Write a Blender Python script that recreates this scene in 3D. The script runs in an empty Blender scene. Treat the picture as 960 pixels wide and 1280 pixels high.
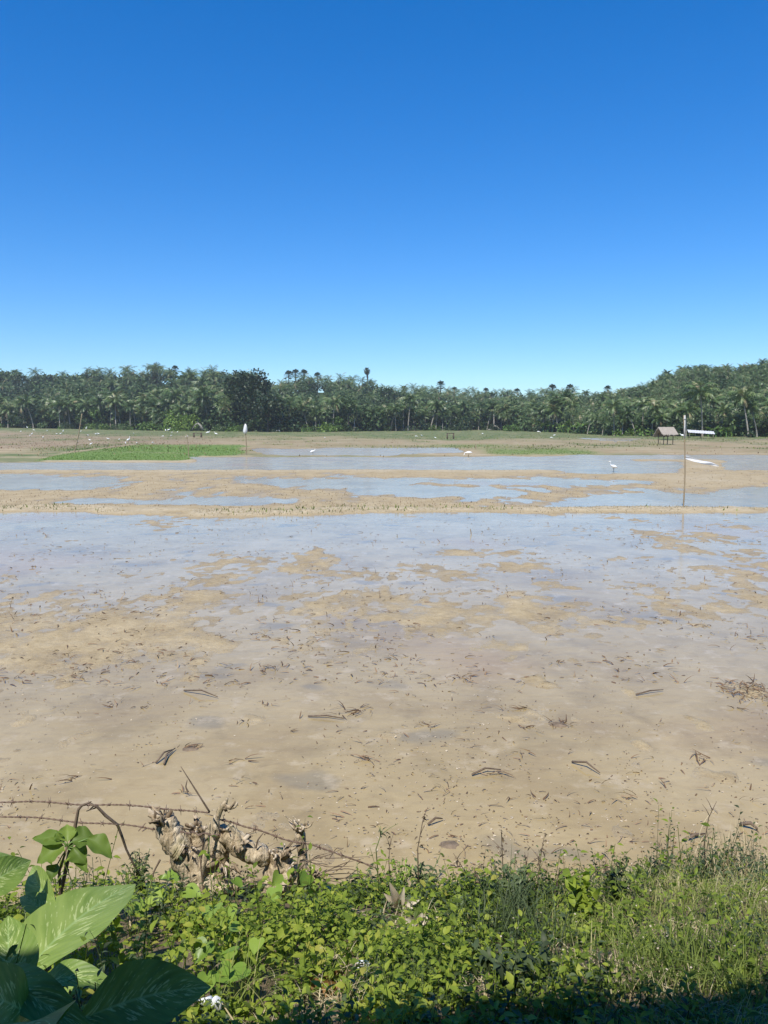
import bpy, math, random
import numpy as np
from mathutils import Vector, Matrix

SEED = 11
rng = np.random.default_rng(SEED)
random.seed(SEED)
S = bpy.context.scene
COL = S.collection
R = math.radians

# ------------------------------------------------------------------ camera
CAMH = 2.7
FPX, HOR = 1000.0, 528.0
PITCH = math.atan((640 - HOR) / FPX)
cp, sp = math.cos(PITCH), math.sin(PITCH)
cam_d = bpy.data.cameras.new('camera')
cam = bpy.data.objects.new('camera', cam_d)
COL.objects.link(cam)
cam.location = (0, 0, CAMH)
cam.rotation_euler = (math.pi / 2 - PITCH, 0, 0)
cam_d.sensor_fit = 'VERTICAL'
cam_d.angle = 2 * math.atan(640 / FPX)
cam_d.clip_start = 0.05
cam_d.clip_end = 6000
S.camera = cam


def ray(px, py):
    u, v = (px - 480) / FPX, (640 - py) / FPX
    return np.array([u, cp + v * sp, -sp + v * cp])


def G(px, py, z=0.0):            # a point of the photo on the plane of height z
    d = ray(px, py)
    t = (z - CAMH) / d[2]
    return np.array([d[0] * t, d[1] * t, z])


def D(px, py, y):                # a point of the photo at depth y
    d = ray(px, py)
    t = y / d[1]
    return np.array([d[0] * t, y, CAMH + d[2] * t])


def proj(x, y, z):               # world -> photo pixel (used to read the survey of the fields)
    zz = z - CAMH
    f = np.maximum(y * cp - zz * sp, 0.05)
    return 480 + FPX * x / f, 640 - FPX * (y * sp + zz * cp) / f


# ------------------------------------------------------------------ noise
def _hash(ix, iy, s):
    h = (ix.astype(np.int64) * 374761393 + iy.astype(np.int64) * 668265263 + s * 982451653) & 0x7fffffff
    h = ((h ^ (h >> 13)) * 1274126177) & 0x7fffffff
    return ((h ^ (h >> 16)) & 0xffff) / 65535.0


def vnoise(x, y, s=0):
    x0, y0 = np.floor(x), np.floor(y)
    fx, fy = x - x0, y - y0
    fx, fy = fx * fx * (3 - 2 * fx), fy * fy * (3 - 2 * fy)
    a, b = _hash(x0, y0, s), _hash(x0 + 1, y0, s)
    c, d = _hash(x0, y0 + 1, s), _hash(x0 + 1, y0 + 1, s)
    return (a + (b - a) * fx) * (1 - fy) + (c + (d - c) * fx) * fy


def fbm(x, y, s=0, o=4):
    x, y = np.asarray(x, float), np.asarray(y, float)
    r, a, n = 0, 0.5, 0
    for k in range(o):
        r = r + a * (vnoise(x, y, s + k * 17) * 2 - 1)
        n += a
        x, y, a = x * 2.03 + 7.1, y * 2.03 + 3.7, a * 0.5
    return r / n


def sstep(a, b, x):
    t = np.clip((x - a) / (b - a), 0, 1)
    return t * t * (3 - 2 * t)


# ------------------------------------------------------------------ mesh building
class MB:
    def __init__(self):
        self.v, self.f, self.t, self.uv, self.n = [], [], [], [], 0

    def add(self, V, F, t=0.5, uv=None):
        V = np.asarray(V, float).reshape(-1, 3)
        self.v.append(V)
        self.f.append(np.asarray(F, int).reshape(-1, 4) + self.n)
        tt = np.empty(len(V)); tt[:] = t
        self.t.append(tt)
        self.uv.append(np.zeros((len(V), 2)) if uv is None else np.asarray(uv, float))
        self.n += len(V)
        return self

    def scatter(self, V, F, M, L, T):
        """copies of one small template: M (n,3,3), L (n,3), T (n,)"""
        n, k = len(L), len(V)
        P = np.einsum('nij,kj->nki', M, V) + L[:, None, :]
        FF = (np.asarray(F)[None] + (np.arange(n) * k)[:, None, None]).reshape(-1, 4)
        return self.add(P.reshape(-1, 3), FF, np.repeat(T, k))

    def build(self, name, mat, parent=None, smooth=True, loc=None):
        V = np.concatenate(self.v); F = np.concatenate(self.f); T = np.concatenate(self.t)
        U = np.concatenate(self.uv)
        return mesh_obj(name, V, F, mat, parent, smooth, T, U, loc)


def mesh_data(name, V, F, mat, smooth=True, T=None, U=None):
    me = bpy.data.meshes.new(name)
    me.vertices.add(len(V)); me.vertices.foreach_set('co', np.asarray(V, np.float32).ravel())
    F = np.asarray(F, np.int32)
    me.loops.add(F.size); me.loops.foreach_set('vertex_index', F.ravel())
    me.polygons.add(len(F))
    me.polygons.foreach_set('loop_start', np.arange(0, F.size, F.shape[1], dtype=np.int32))
    if smooth:
        me.polygons.foreach_set('use_smooth', np.ones(len(F), bool))
    me.update(calc_edges=True)
    if T is not None:
        a = me.attributes.new('tint', 'FLOAT', 'POINT'); a.data.foreach_set('value', np.asarray(T, np.float32))
    if U is not None and np.abs(U).max() > 0:
        a = me.attributes.new('leafuv', 'FLOAT_VECTOR', 'POINT')
        a.data.foreach_set('vector', np.concatenate([U, np.zeros((len(U), 1))], 1).astype(np.float32).ravel())
    if mat:
        me.materials.append(mat)
    return me


def mesh_obj(name, V, F, mat, parent=None, smooth=True, T=None, U=None, loc=None):
    V = np.asarray(V, float)
    if loc is not None:
        V = V - np.asarray(loc)
    o = bpy.data.objects.new(name, mesh_data(name, V, F, mat, smooth, T, U))
    COL.objects.link(o)
    if loc is not None:
        o.location = loc
    if parent:
        o.parent = parent
    return o


def tag(o, label=None, cat=None, group=None, kind=None):
    if label: o['label'] = label
    if cat: o['category'] = cat
    if group: o['group'] = group
    if kind: o['kind'] = kind
    return o


def thing(name, label, cat, loc=(0, 0, 0), group=None, rz=0):
    o = bpy.data.objects.new(name, None)
    o.empty_display_size = 0.1
    COL.objects.link(o)
    o.location = loc
    o.rotation_euler = (0, 0, rz)
    return tag(o, label, cat, group)


def dup(root, loc, rz=0, sc=1, label=None, group=None, tilt=0):
    r = root.copy(); COL.objects.link(r)
    r.location = loc; r.rotation_euler = (tilt, 0, rz); r.scale = (sc, sc, sc)
    if label: r['label'] = label
    if group: r['group'] = group
    for ch in root.children:
        c = ch.copy(); COL.objects.link(c); c.parent = r
        for g in ch.children:
            d = g.copy(); COL.objects.link(d); d.parent = c
    return r


def local(o, pts):
    return np.asarray(pts, float) - np.array(o.location)


def tube(mb, pts, rad, sides=8, t=0.5, jitter=0.0, cap=True, squash=None):
    """a tapered tube through pts; real ends are closed with a shrunken ring"""
    P = np.asarray(pts, float); n = len(P)
    r = np.empty(n); r[:] = rad
    if cap:
        P = np.concatenate([P[:1], P, P[-1:]]); r = np.concatenate([[r[0] * .02], r, [r[-1] * .02]]); n += 2
    T = np.gradient(P, axis=0)
    if cap:
        T[0], T[1] = T[2], T[2]; T[-1], T[-2] = T[-3], T[-3]
        if n == 4:
            T[:] = P[2] - P[1]
    T /= np.linalg.norm(T, axis=1)[:, None] + 1e-9
    ref = np.array([0, 0, 1.0]) if abs(T[:, 2].mean()) < .8 else np.array([0.3, 1.0, 0])
    A = np.cross(T, ref); A /= np.linalg.norm(A, axis=1)[:, None] + 1e-9
    B = np.cross(T, A)
    ang = np.arange(sides) * 2 * math.pi / sides
    jit = 1 + jitter * rng.uniform(-1, 1, (n, sides))
    V = P[:, None] + (A[:, None] * np.cos(ang)[None, :, None] + B[:, None] * np.sin(ang)[None, :, None]) * (r[:, None] * jit)[..., None]
    i, j = np.meshgrid(np.arange(n - 1), np.arange(sides), indexing='ij')
    k = (j + 1) % sides
    F = np.stack([i * sides + j, i * sides + k, (i + 1) * sides + k, (i + 1) * sides + j], -1).reshape(-1, 4)
    mb.add(V.reshape(-1, 3), F, t)
    return mb


def box(mb, c, s, rot=None, t=0.5):
    V = np.array([[x, y, z] for x in (-.5, .5) for y in (-.5, .5) for z in (-.5, .5)]) * np.asarray(s)
    if rot is not None:
        V = V @ np.asarray(rot).T
    F = [[0, 1, 3, 2], [4, 6, 7, 5], [0, 4, 5, 1], [2, 3, 7, 6], [0, 2, 6, 4], [1, 5, 7, 3]]
    mb.add(V + np.asarray(c), F, t)
    return mb


def rz_m(a):
    return np.array([[math.cos(a), -math.sin(a), 0], [math.sin(a), math.cos(a), 0], [0, 0, 1]])


def grid_faces(n, m):
    i, j = np.meshgrid(np.arange(n - 1), np.arange(m - 1), indexing='ij')
    return np.stack([i * m + j, i * m + j + 1, (i + 1) * m + j + 1, (i + 1) * m + j], -1).reshape(-1, 4)


def leaf_t(prof, fold=0.25, droop=0.25, wid=0.5):
    """a leaf along +Y, length 1; folded on its midrib and drooping at the tip"""
    n = len(prof)
    V = []
    for i, w in enumerate(prof):
        s = i / (n - 1)
        z = -droop * s * s
        for u in (-1, 0, 1):
            V.append((u * w * wid * .5, s * (1 - .25 * droop * s), z + abs(u) * w * wid * .5 * fold))
    return np.array(V), grid_faces(n, 3)


def blade_t(n=4, bend=0.5, w=1.0):
    V = []
    for i in range(n):
        s = i / (n - 1)
        a = bend * s
        y = math.sin(a) * s; z = math.cos(a) * s
        ww = w * (1 - s) ** .7 + .04 * w
        V += [(-ww / 2, y, z), (ww / 2, y, z)]
    return np.array(V), grid_faces(n, 2)


def basis(dirs, roll=None):
    """rotation matrices that turn +Y to dirs"""
    f = dirs / (np.linalg.norm(dirs, axis=1)[:, None] + 1e-9)
    up = np.tile([0, 0, 1.0], (len(f), 1)); up[np.abs(f[:, 2]) > .97] = (0, 1, 0)
    r = np.cross(f, up); r /= np.linalg.norm(r, axis=1)[:, None] + 1e-9
    u = np.cross(r, f)
    if roll is not None:
        c, s = np.cos(roll)[:, None], np.sin(roll)[:, None]
        r, u = r * c + u * s, u * c - r * s
    return np.stack([r, f, u], -1)


def zrot(a):
    c, s, o, l = np.cos(a), np.sin(a), np.zeros_like(a), np.ones_like(a)
    return np.stack([np.stack([c, -s, o], -1), np.stack([s, c, o], -1), np.stack([o, o, l], -1)], -2)


# ------------------------------------------------------------------ materials
class NT:
    def __init__(self, name):
        self.m = bpy.data.materials.new(name); self.m.use_nodes = True
        self.t = self.m.node_tree; self.t.nodes.clear()
        self.out = self.n('ShaderNodeOutputMaterial')

    def n(self, ty, ins=None, **kw):
        x = self.t.nodes.new(ty)
        for k, v in kw.items():
            setattr(x, k, v)
        for k, v in (ins or {}).items():
            self.set(x.inputs[k], v)
        return x

    def set(self, sock, v):
        if isinstance(v, bpy.types.NodeSocket):
            self.t.links.new(v, sock)
        elif isinstance(v, (tuple, list)) and len(v) == 3 and sock.type == 'RGBA':
            sock.default_value = (*v, 1)
        else:
            sock.default_value = v

    def noise(self, scale, detail=4, rough=.55, vec=None, dist=0):
        x = self.n('ShaderNodeTexNoise', {'Scale': scale, 'Detail': detail, 'Roughness': rough, 'Distortion': dist})
        if vec is not None: self.set(x.inputs['Vector'], vec)
        return x.outputs['Fac']

    def pos(self, scale=None):
        g = self.n('ShaderNodeNewGeometry').outputs['Position']
        if scale is None: return g
        return self.n('ShaderNodeVectorMath', {0: g, 1: scale}, operation='MULTIPLY').outputs[0]

    def obj(self, scale=None):
        g = self.n('ShaderNodeTexCoord').outputs['Object']
        if scale is None: return g
        return self.n('ShaderNodeVectorMath', {0: g, 1: scale}, operation='MULTIPLY').outputs[0]

    def attr(self, name, out='Fac'):
        return self.n('ShaderNodeAttribute', attribute_name=name).outputs[out]

    def ramp(self, fac, stops):
        x = self.n('ShaderNodeValToRGB', {'Fac': fac})
        e = x.color_ramp.elements
        while len(e) < len(stops): e.new(.5)
        for q, (p, c) in zip(e, stops):
            q.position = p
            q.color = (*c, 1) if len(c) == 3 else c
        return x.outputs['Color']

    def mix(self, fac, a, b, blend='MIX'):
        x = self.n('ShaderNodeMix', data_type='RGBA', blend_type=blend)
        self.set(x.inputs[0], fac)
        self.set(x.inputs[6], a if isinstance(a, bpy.types.NodeSocket) else (*a, 1))
        self.set(x.inputs[7], b if isinstance(b, bpy.types.NodeSocket) else (*b, 1))
        return x.outputs[2]

    def math(self, op, a, b=0.0, clamp=False):
        x = self.n('ShaderNodeMath', {0: a, 1: b}, operation=op)
        x.use_clamp = clamp
        return x.outputs[0]

    def mapr(self, v, a, b, c=0.0, d=1.0):
        return self.n('ShaderNodeMapRange', {0: v, 1: a, 2: b, 3: c, 4: d}).outputs[0]

    def bump(self, h, strength=.3, dist=.02):
        return self.n('ShaderNodeBump', {'Height': h, 'Strength': strength, 'Distance': dist}).outputs[0]

    def bsdf(self, col, rough=.8, spec=.3, normal=None, **ins):
        b = self.n('ShaderNodeBsdfPrincipled')
        self.set(b.inputs['Base Color'], col if isinstance(col, bpy.types.NodeSocket) else (*col, 1))
        self.set(b.inputs['Roughness'], rough)
        self.set(b.inputs['Specular IOR Level'], spec)
        if normal is not None: self.set(b.inputs['Normal'], normal)
        for k, v in ins.items(): self.set(b.inputs[k], v)
        return b.outputs[0]

    def done(self, sh):
        self.t.links.new(sh, self.out.inputs['Surface'])
        return self.m


def foliage(name, stops, rough=.5, spec=.35, transl=.3, hue=None):
    n = NT(name)
    t = n.attr('tint')
    oi = n.n('ShaderNodeObjectInfo').outputs['Random']
    f = n.math('ADD', t, n.mapr(oi, 0, 1, -.2, .2), clamp=True)
    c = n.ramp(f, stops)
    b = n.bsdf(c, rough, spec)
    tr = n.n('ShaderNodeBsdfTranslucent', {'Color': n.mix(.5, c, n.mix(1.0, c, (1.6, 1.7, .6), 'MULTIPLY'))}).outputs[0]
    mx = n.n('ShaderNodeMixShader', {0: transl, 1: b, 2: tr}).outputs[0]
    return n.done(mx)


def plain(name, c1, c2, scale=8, rough=.8, spec=.25, bump=.2, stretch=None, bd=.01):
    n = NT(name)
    f = n.noise(scale, 6, .6, n.obj(stretch))
    c = n.ramp(f, [(.3, c1), (.7, c2)])
    return n.done(n.bsdf(c, rough, spec, n.bump(f, bump, bd)))


M = {}
M['palm'] = foliage('palm_leaf', [(0, (.024, .046, .015)), (.35, (.058, .102, .030)), (.7, (.125, .185, .060)), (.93, (.24, .27, .12)), (1, (.28, .22, .12))], .42, .45, .18)
M['tree'] = foliage('tree_leaf', [(0, (.024, .046, .016)), (.5, (.055, .10, .032)), (1, (.11, .165, .055))], .5, .35, .2)
M['darktree'] = foliage('dark_tree_leaf', [(0, (.014, .028, .012)), (.5, (.026, .050, .018)), (1, (.05, .085, .028))], .5, .35, .18)
M['bush'] = foliage('bush_leaf', [(0, (.045, .085, .018)), (.5, (.09, .16, .03)), (1, (.15, .24, .05))], .5, .3, .25)
M['lightbush'] = foliage('light_bush_leaf', [(0, (.08, .14, .025)), (.5, (.17, .26, .05)), (1, (.27, .36, .09))], .5, .3, .3)
M['trunk'] = plain('palm_trunk_bark', (.20, .18, .15), (.36, .33, .28), 3, .9, .1, .4, (1, 1, 4), .05)
M['dtrunk'] = plain('tree_bark', (.07, .055, .04), (.14, .11, .085), 4, .9, .1, .4, (1, 1, .3), .05)
M['egret'] = plain('white_feathers', (.78, .78, .76), (.84, .84, .82), 10, .7, .2, .05)
M['bill'] = plain('yellow_bill', (.55, .36, .05), (.6, .4, .08), 10, .5, .3, 0)
M['eleg'] = plain('dark_bird_leg', (.02, .02, .02), (.04, .04, .035), 10, .6, .3, 0)
M['bamboo'] = plain('weathered_bamboo', (.20, .15, .09), (.34, .27, .17), 5, .7, .25, .2, (6, 6, 1))
M['wood'] = plain('grey_wood', (.11, .085, .06), (.22, .18, .13), 8, .85, .15, .4, (8, 8, 1))
M['sleeve'] = plain('weathered_pale_sleeve', (.36, .36, .34), (.52, .52, .50), 9, .7, .2, .1)
n = NT('white_plastic_sheet')
c = n.ramp(n.noise(6, 3), [(.3, (.74, .74, .73)), (.7, (.82, .82, .82))])
b = n.bsdf(c, .35, .4, n.bump(n.noise(14, 3), .3, .02))
M['plastic'] = n.done(n.n('ShaderNodeMixShader', {0: .25, 1: b, 2: n.n('ShaderNodeBsdfTranslucent', {'Color': c}).outputs[0]}).outputs[0])
M['thatch'] = plain('grey_thatch', (.20, .17, .13), (.46, .41, .35), 7, .9, .1, .8, (1, 9, 3), .05)
M['tin'] = plain('pale_tin_roof', (.42, .43, .43), (.56, .57, .57), 2, .8, .1, .1)
M['weed'] = foliage('weed_leaf', [(0, (.042, .062, .012)), (.35, (.125, .18, .026)), (.7, (.24, .315, .042)), (.93, (.33, .38, .055)), (1, (.38, .35, .08))], .5, .2, .45)
M['grass'] = foliage('grass_blade', [(0, (.065, .095, .022)), (.45, (.15, .20, .042)), (.8, (.25, .295, .075)), (.93, (.37, .36, .14)), (1, (.50, .44, .27))], .55, .2, .38)
M['drygrass'] = foliage('dry_grass', [(0, (.16, .12, .06)), (.5, (.34, .27, .15)), (1, (.52, .45, .29))], .7, .2, .15)
M['greyweed'] = foliage('blue_green_weed', [(0, (.030, .042, .018)), (.5, (.075, .105, .042)), (1, (.14, .18, .08))], .55, .3, .25)
M['redweed'] = foliage('withered_weed', [(0, (.04, .032, .025)), (.5, (.10, .075, .05)), (1, (.20, .15, .09))], .7, .2, .1)
M['brightweed'] = foliage('yellow_green_weed', [(0, (.14, .22, .03)), (.5, (.25, .36, .05)), (1, (.36, .46, .09))], .5, .3, .35)
M['seedling'] = foliage('rice_seedling_blade', [(0, (.08, .14, .03)), (.5, (.13, .215, .045)), (1, (.20, .28, .07))], .5, .3, .3)
M['vine'] = foliage('heart_leaf', [(0, (.12, .20, .025)), (.5, (.19, .30, .04)), (1, (.30, .39, .07))], .4, .4, .35)
M['sapling'] = foliage('sapling_leaf', [(0, (.07, .12, .02)), (.5, (.13, .20, .035)), (1, (.20, .28, .05))], .5, .3, .38)
M['straw'] = foliage('rotting_straw', [(0, (.080, .048, .027)), (.5, (.16, .098, .055)), (.85, (.26, .175, .105)), (1, (.30, .24, .16))], .75, .2, 0)
M['chaff'] = foliage('pale_chaff', [(0, (.26, .20, .13)), (1, (.47, .40, .29))], .8, .2, 0)
M['stem'] = plain('green_stem', (.10, .15, .04), (.16, .20, .06), 20, .6, .3, .1)
M['petiole'] = plain('pale_green_petiole', (.09, .17, .035), (.15, .24, .06), 20, .45, .4, .1)
M['twig'] = plain('dead_twig', (.09, .065, .045), (.20, .15, .11), 30, .85, .15, .4)
M['rust'] = plain('rusty_wire', (.10, .06, .04), (.22, .16, .12), 60, .8, .3, .2)
M['deadleaf'] = foliage('bleached_dead_leaf', [(0, (.20, .14, .08)), (.5, (.42, .34, .24)), (1, (.56, .49, .38))], .7, .2, .2)
M['brownleaf'] = foliage('brown_dead_leaf', [(0, (.12, .06, .025)), (1, (.30, .16, .06))], .65, .3, .2)
M['paper'] = plain('crumpled_white_paper', (.62, .66, .72), (.80, .80, .80), 9, .5, .4, .3)
M['clod'] = plain('mud_clod', (.10, .075, .05), (.24, .18, .12), 14, .8, .25, .6, None, .03)
M['concrete'] = plain('porch_concrete', (.25, .24, .22), (.36, .35, .33), 6, .9, .1, .2)
M['housewall'] = plain('painted_house_wall', (.22, .25, .22), (.28, .30, .27), 3, .8, .2, .1)
M['roof'] = plain('rusty_roof_sheet', (.16, .12, .10), (.28, .22, .19), 3, .6, .3, .1)

# bark of the lopped trees
n = NT('lopped_tree_bark')
p = n.obj()
f1 = n.noise(14, 8, .65, n.obj((1, 1, .45)))
f2 = n.noise(55, 6, .7, n.obj((1, 1, .35)))
vor = n.n('ShaderNodeTexVoronoi', {'Vector': n.obj((30, 30, 11)), 'Scale': 1.0}, feature='DISTANCE_TO_EDGE').outputs['Distance']
c = n.ramp(f1, [(.30, (.17, .13, .08)), (.42, (.40, .32, .21)), (.54, (.56, .47, .33)), (.70, (.66, .58, .45))])
c = n.mix(n.mapr(f2, .35, .65), c, n.mix(1.0, c, (.80, .76, .70), 'MULTIPLY'))
c = n.mix(n.mapr(n.noise(5, 3, .5, p), .56, .72, 0, .7), c, (.20, .20, .09))
hh = n.math('ADD', n.math('MULTIPLY', n.mapr(vor, 0, .25), .5), n.math('ADD', f1, f2))
M['bark'] = n.done(n.bsdf(c, .9, .12, n.bump(hh, .9, .015)))

# cut wood, pale and splintered
n = NT('splintered_wood')
f = n.noise(40, 5, .6, n.obj((1, 1, .3)))
M['cutwood'] = n.done(n.bsdf(n.ramp(n.math('ADD', n.math('MULTIPLY', n.attr('tint'), .6), n.math('MULTIPLY', f, .5)), [(.2, (.10, .07, .045)), (.5, (.30, .235, .155)), (.9, (.60, .52, .41))]), .85, .15, n.bump(f, .5, .01)))

# dumb cane leaf: green with pale streaks that follow the side veins
n = NT('variegated_leaf')
uv = n.attr('leafuv', 'Vector')
sx = n.n('ShaderNodeSeparateXYZ', {0: uv})
u, v = sx.outputs[0], sx.outputs[1]
au = n.math('ABSOLUTE', u)
vein = n.math('SUBTRACT', n.math('MULTIPLY', v, 1.0), n.math('MULTIPLY', au, .30))     # constant along a side vein
cv = n.n('ShaderNodeCombineXYZ', {0: n.math('MULTIPLY', vein, 40), 1: n.math('MULTIPLY', u, 3.2), 2: 0.3})
st = n.noise(1.0, 3, .6, cv.outputs[0])
fade = n.mapr(au, .10, .95, .045, -.075)
blot = n.math('ADD', st, fade)
mask = n.mapr(blot, .58, .63)
tn = n.attr('tint')
green = n.ramp(n.math('ADD', n.math('MULTIPLY', n.noise(1.0, 3, .5, n.n('ShaderNodeCombineXYZ', {0: n.math('MULTIPLY', vein, 9), 1: n.math('MULTIPLY', u, 1.2)}).outputs[0]), .8), n.math('MULTIPLY', tn, .4)), [(.3, (.085, .15, .028)), (.55, (.16, .24, .045)), (.8, (.25, .33, .08))])
col = n.mix(n.math('MULTIPLY', mask, .8), green, (.46, .53, .22))
col = n.mix(n.mapr(au, .02, .05, .55, 0), col, (.30, .42, .16))
ridge = n.math('SINE', n.math('MULTIPLY', vein, 75))
bp = n.bump(n.math('ADD', n.math('MULTIPLY', ridge, .5), n.mapr(au, 0, .08, 0, 1)), .14, .006)
b = n.bsdf(col, .48, .28, bp)
M['cane'] = n.done(n.n('ShaderNodeMixShader', {0: .25, 1: b, 2: n.n('ShaderNodeBsdfTranslucent', {'Color': n.mix(1.0, col, (1.3, 1.4, .6), 'MULTIPLY')}).outputs[0]}).outputs[0])

# ------------------------------------------------------------------ survey of the land
TX = np.array([-400, 0, 190, 350, 480, 600, 700, 760, 830, 960, 1400.])
TD = np.array([330, 300, 265, 230, 250, 270, 225, 172, 152, 146, 135.])
TB = np.array([534.5, 534.5, 538, 540, 539, 537.5, 540.5, 544.5, 545.5, 546.5, 547.])
SKX = np.array([-400, 0, 60, 130, 220, 300, 345, 370, 460, 500, 600, 700, 750, 800, 825, 860, 960, 1400.])
SKY = np.array([462, 468, 474, 471, 470, 470, 482, 478, 480, 488, 492, 494, 492, 482, 471, 462, 460, 455.])


def azpx(x, y):
    return 480 + FPX * x / np.maximum(y, 1.0) * 1.0


def tree_d(px):
    return np.interp(px, TX, TD)


def far_z(px):
    return CAMH - tree_d(px) * (np.interp(px, TX, TB) - HOR) / FPX


def hill_z(x, y):
    px = azpx(x, y)
    d = tree_d(px)
    zr = CAMH + (HOR - np.interp(px, SKX, SKY)) * (d + 175) / FPX - 6.0
    zr = np.maximum(zr, .5)
    return far_z(px) + (zr - far_z(px)) * sstep(d + 15, d + 165, y) + 1.2 * fbm(x / 40, y / 40, 5, 2) * sstep(d + 10, d + 60, y)


def edge_y(x):
    return 4.22 + .13 * fbm(x * .9, x * 0 + 3.3, 9, 3) + .05 * np.sin(x * 2.1) + .42 * sstep(.9, 1.9, x) + .20 * np.exp(-((x + .75) / .6) ** 2)


def bank_z(x, y):
    e = edge_y(x)
    s = e - y
    z = np.where(s > 0, .02 + .16 * sstep(0, .35, s) + .335 * np.maximum(s - .3, 0), s * .25)
    z = np.minimum(z, .98 + .02 * fbm(x, y, 4))
    return z + .05 * fbm(x * 2.2, y * 2.2, 12, 4) * sstep(0, .4, s)


def ell(px, py, cx, cy, rx, ry):
    return np.exp(-(((px - cx) / rx) ** 2 + ((py - cy) / ry) ** 2) ** 1.5)


def sbx(px, py, x0, x1, y0, y1, sx=12, sy=1.2):
    return sstep(x0 - sx, x0 + sx, px) * (1 - sstep(x1 - sx, x1 + sx, px)) * sstep(y0 - sy, y0 + sy, py) * (1 - sstep(y1 - sy, y1 + sy, py))


def field(x, y):
    """height of the mud over the water level (in noise units) and colour masks, read at ground points"""
    px, py = proj(x, y, np.zeros_like(x))
    wob = 26 * fbm(x / 6, y / 9, 31, 3)
    pxn = np.clip(px, -150, 1110) + wob
    pyn = py + 2.2 * fbm(x / 5, y / 14, 33, 3) * sstep(900, 560, py) * sstep(540, 575, py)
    fine = fbm(x * 1.4, y * 1.15, 21, 5) + .8 * fbm(x * 6.5, y * 4.5, 22, 3)
    mid = fbm(x * .32, y * .26, 23, 4)
    # the near paddy: water with low mud, wetter at its far side, murky near the bank
    base = np.interp(py, [640, 652, 680, 720, 770, 830, 900, 1000, 1090], [-.30, -.46, -.34, -.16, .03, -.10, -.42, -.62, -.85])
    lump = np.clip(fbm(x * 2.4, y * 1.7, 24, 3) - .22, 0, 1) * 3.2 * sstep(760, 900, py)
    near = base + .85 * fine + .80 * mid + lump
    for cx, cy, rx, ry, a in [(150, 800, 190, 45, .45), (560, 760, 150, 30, .45), (330, 700, 90, 22, .4), (780, 770, 150, 22, .35), (600, 690, 70, 8, .4), (850, 690, 80, 9, .35),
                              (90, 690, 180, 45, -.55), (500, 670, 200, 30, -.35), (880, 830, 130, 55, -.55), (760, 690, 60, 40, -.3), (250, 850, 160, 40, -.2),
                              (820, 940, 160, 45, .35), (200, 930, 200, 30, .25), (700, 1015, 60, 12, .5), (930, 865, 40, 14, 1.0), (60, 760, 80, 30, -.3)]:
        near = near + a * ell(pxn, py, cx, cy, rx, ry)
    # the second paddy and what lies behind
    fr = .50 + .55 * fbm(x * .5, y * .35, 41, 5) + .75 * fbm(x * 1.9, y * .9, 42, 4) + .75 * fbm(x * .16, y * .10, 43, 3)
    for cx, cy, rx, ry, a in [(50, 604, 110, 9, -1.9), (300, 628, 80, 5, -1.5), (120, 626, 60, 4, -1.0), (380, 603, 110, 6, -1.1), (600, 601, 150, 5, -1.0), (560, 615, 120, 6, -1.1),
                              (470, 611, 80, 5, -.8), (850, 627, 130, 7, -2.6), (990, 618, 70, 12, -1.4), (730, 603, 90, 5, -.9), (880, 600, 70, 9, .5)]:
        fr = fr + a * ell(pxn, pyn, cx, cy, rx, ry)
    rough = .25 * fbm(x * .9, y * .4, 45, 4) + .30 * fbm(x * 1.7, y * .7, 46, 3)
    strip = sbx(pxn, pyn, -400, 120, 577.5, 588) + sbx(pxn, pyn, 60, 250, 579, 587.5) + sbx(pxn, pyn, 245, 770, 571.5, 586.5) + sbx(pxn, pyn, 700, 835, 578, 590, 25, 2) \
        + sbx(pxn, pyn, 700, 1400, 569.5, 574.5) + sbx(pxn, pyn, 900, 1400, 574, 587)
    pond = sbx(pxn, pyn, 325, 400, 561, 568.5) + sbx(pxn, pyn, 400, 575, 560, 566.5) + sbx(pxn, pyn, 400, 480, 560.5, 569)
    dry = 1.3 + rough * 2
    h = np.where(py > 639, near, np.where(pyn > 585, fr, dry))
    h = np.where((py <= 639) , h - 3.6 * np.clip(strip + pond, 0, 1) + 1.0 * rough, h)
    bund = np.exp(-((y - 24.3 - .9 * fbm(x / 5, x * 0, 51, 3)) / (.75 + .3 * fbm(x / 2, x * 0, 52, 2))) ** 4)
    h = h + bund * (2.0 + 2.6 * fbm(x * 1.3, y * 1.3, 53, 4))
    bund2 = sbx(pxn, py, -400, 830, 587.5, 590.5, 20, 1.0)
    h = h + bund2 * (1.1 + .9 * fbm(x * .9, y * .9, 55, 3))
    # colours
    gx = np.interp(px, [40, 85, 165, 300, 320], [577, 566.5, 556, 556.5, 560])
    seed = sstep(28, 48, pxn - (577 - py) * 1.0) * (1 - sstep(300, 312, pxn - (570 - py) * .0)) * sstep(gx - .8, gx + .8, py) * (1 - sstep(np.interp(px, [60, 235, 250, 312], [576.3, 576.3, 571, 570.3]) - .6, np.interp(px, [60, 235, 250, 312], [576.3, 576.3, 571, 570.3]) + .8, py))
    g2 = sbx(pxn, pyn, 610, 730, 562, 569, 25, 2.5) * .8 + sbx(pxn, pyn, 540, 640, 556, 560, 30, 2) * .5
    gl = np.interp(px, [-150, 0, 200, 400, 560, 700, 800, 1100], [541, 541, 546, 545.5, 550, 548, 549.5, 551])
    grassy = 1 - sstep(gl - 3, gl + 2.2, py + 2 * fbm(x / 9, y / 30, 61, 3))
    left = sbx(px, py, -400, 70, 567, 579, 40, 2) * .75 + sbx(px, py, 40, 180, 559, 568, 40, 3) * .7
    green = np.clip(seed + g2, 0, 1)
    speck = .55 * sstep(-.05, .5, fbm(x / 5, y / 16, 65, 4)) * (py < 573) + .25 * sbx(px, py, -400, 1400, 546, 552, 40, 3)
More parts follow.
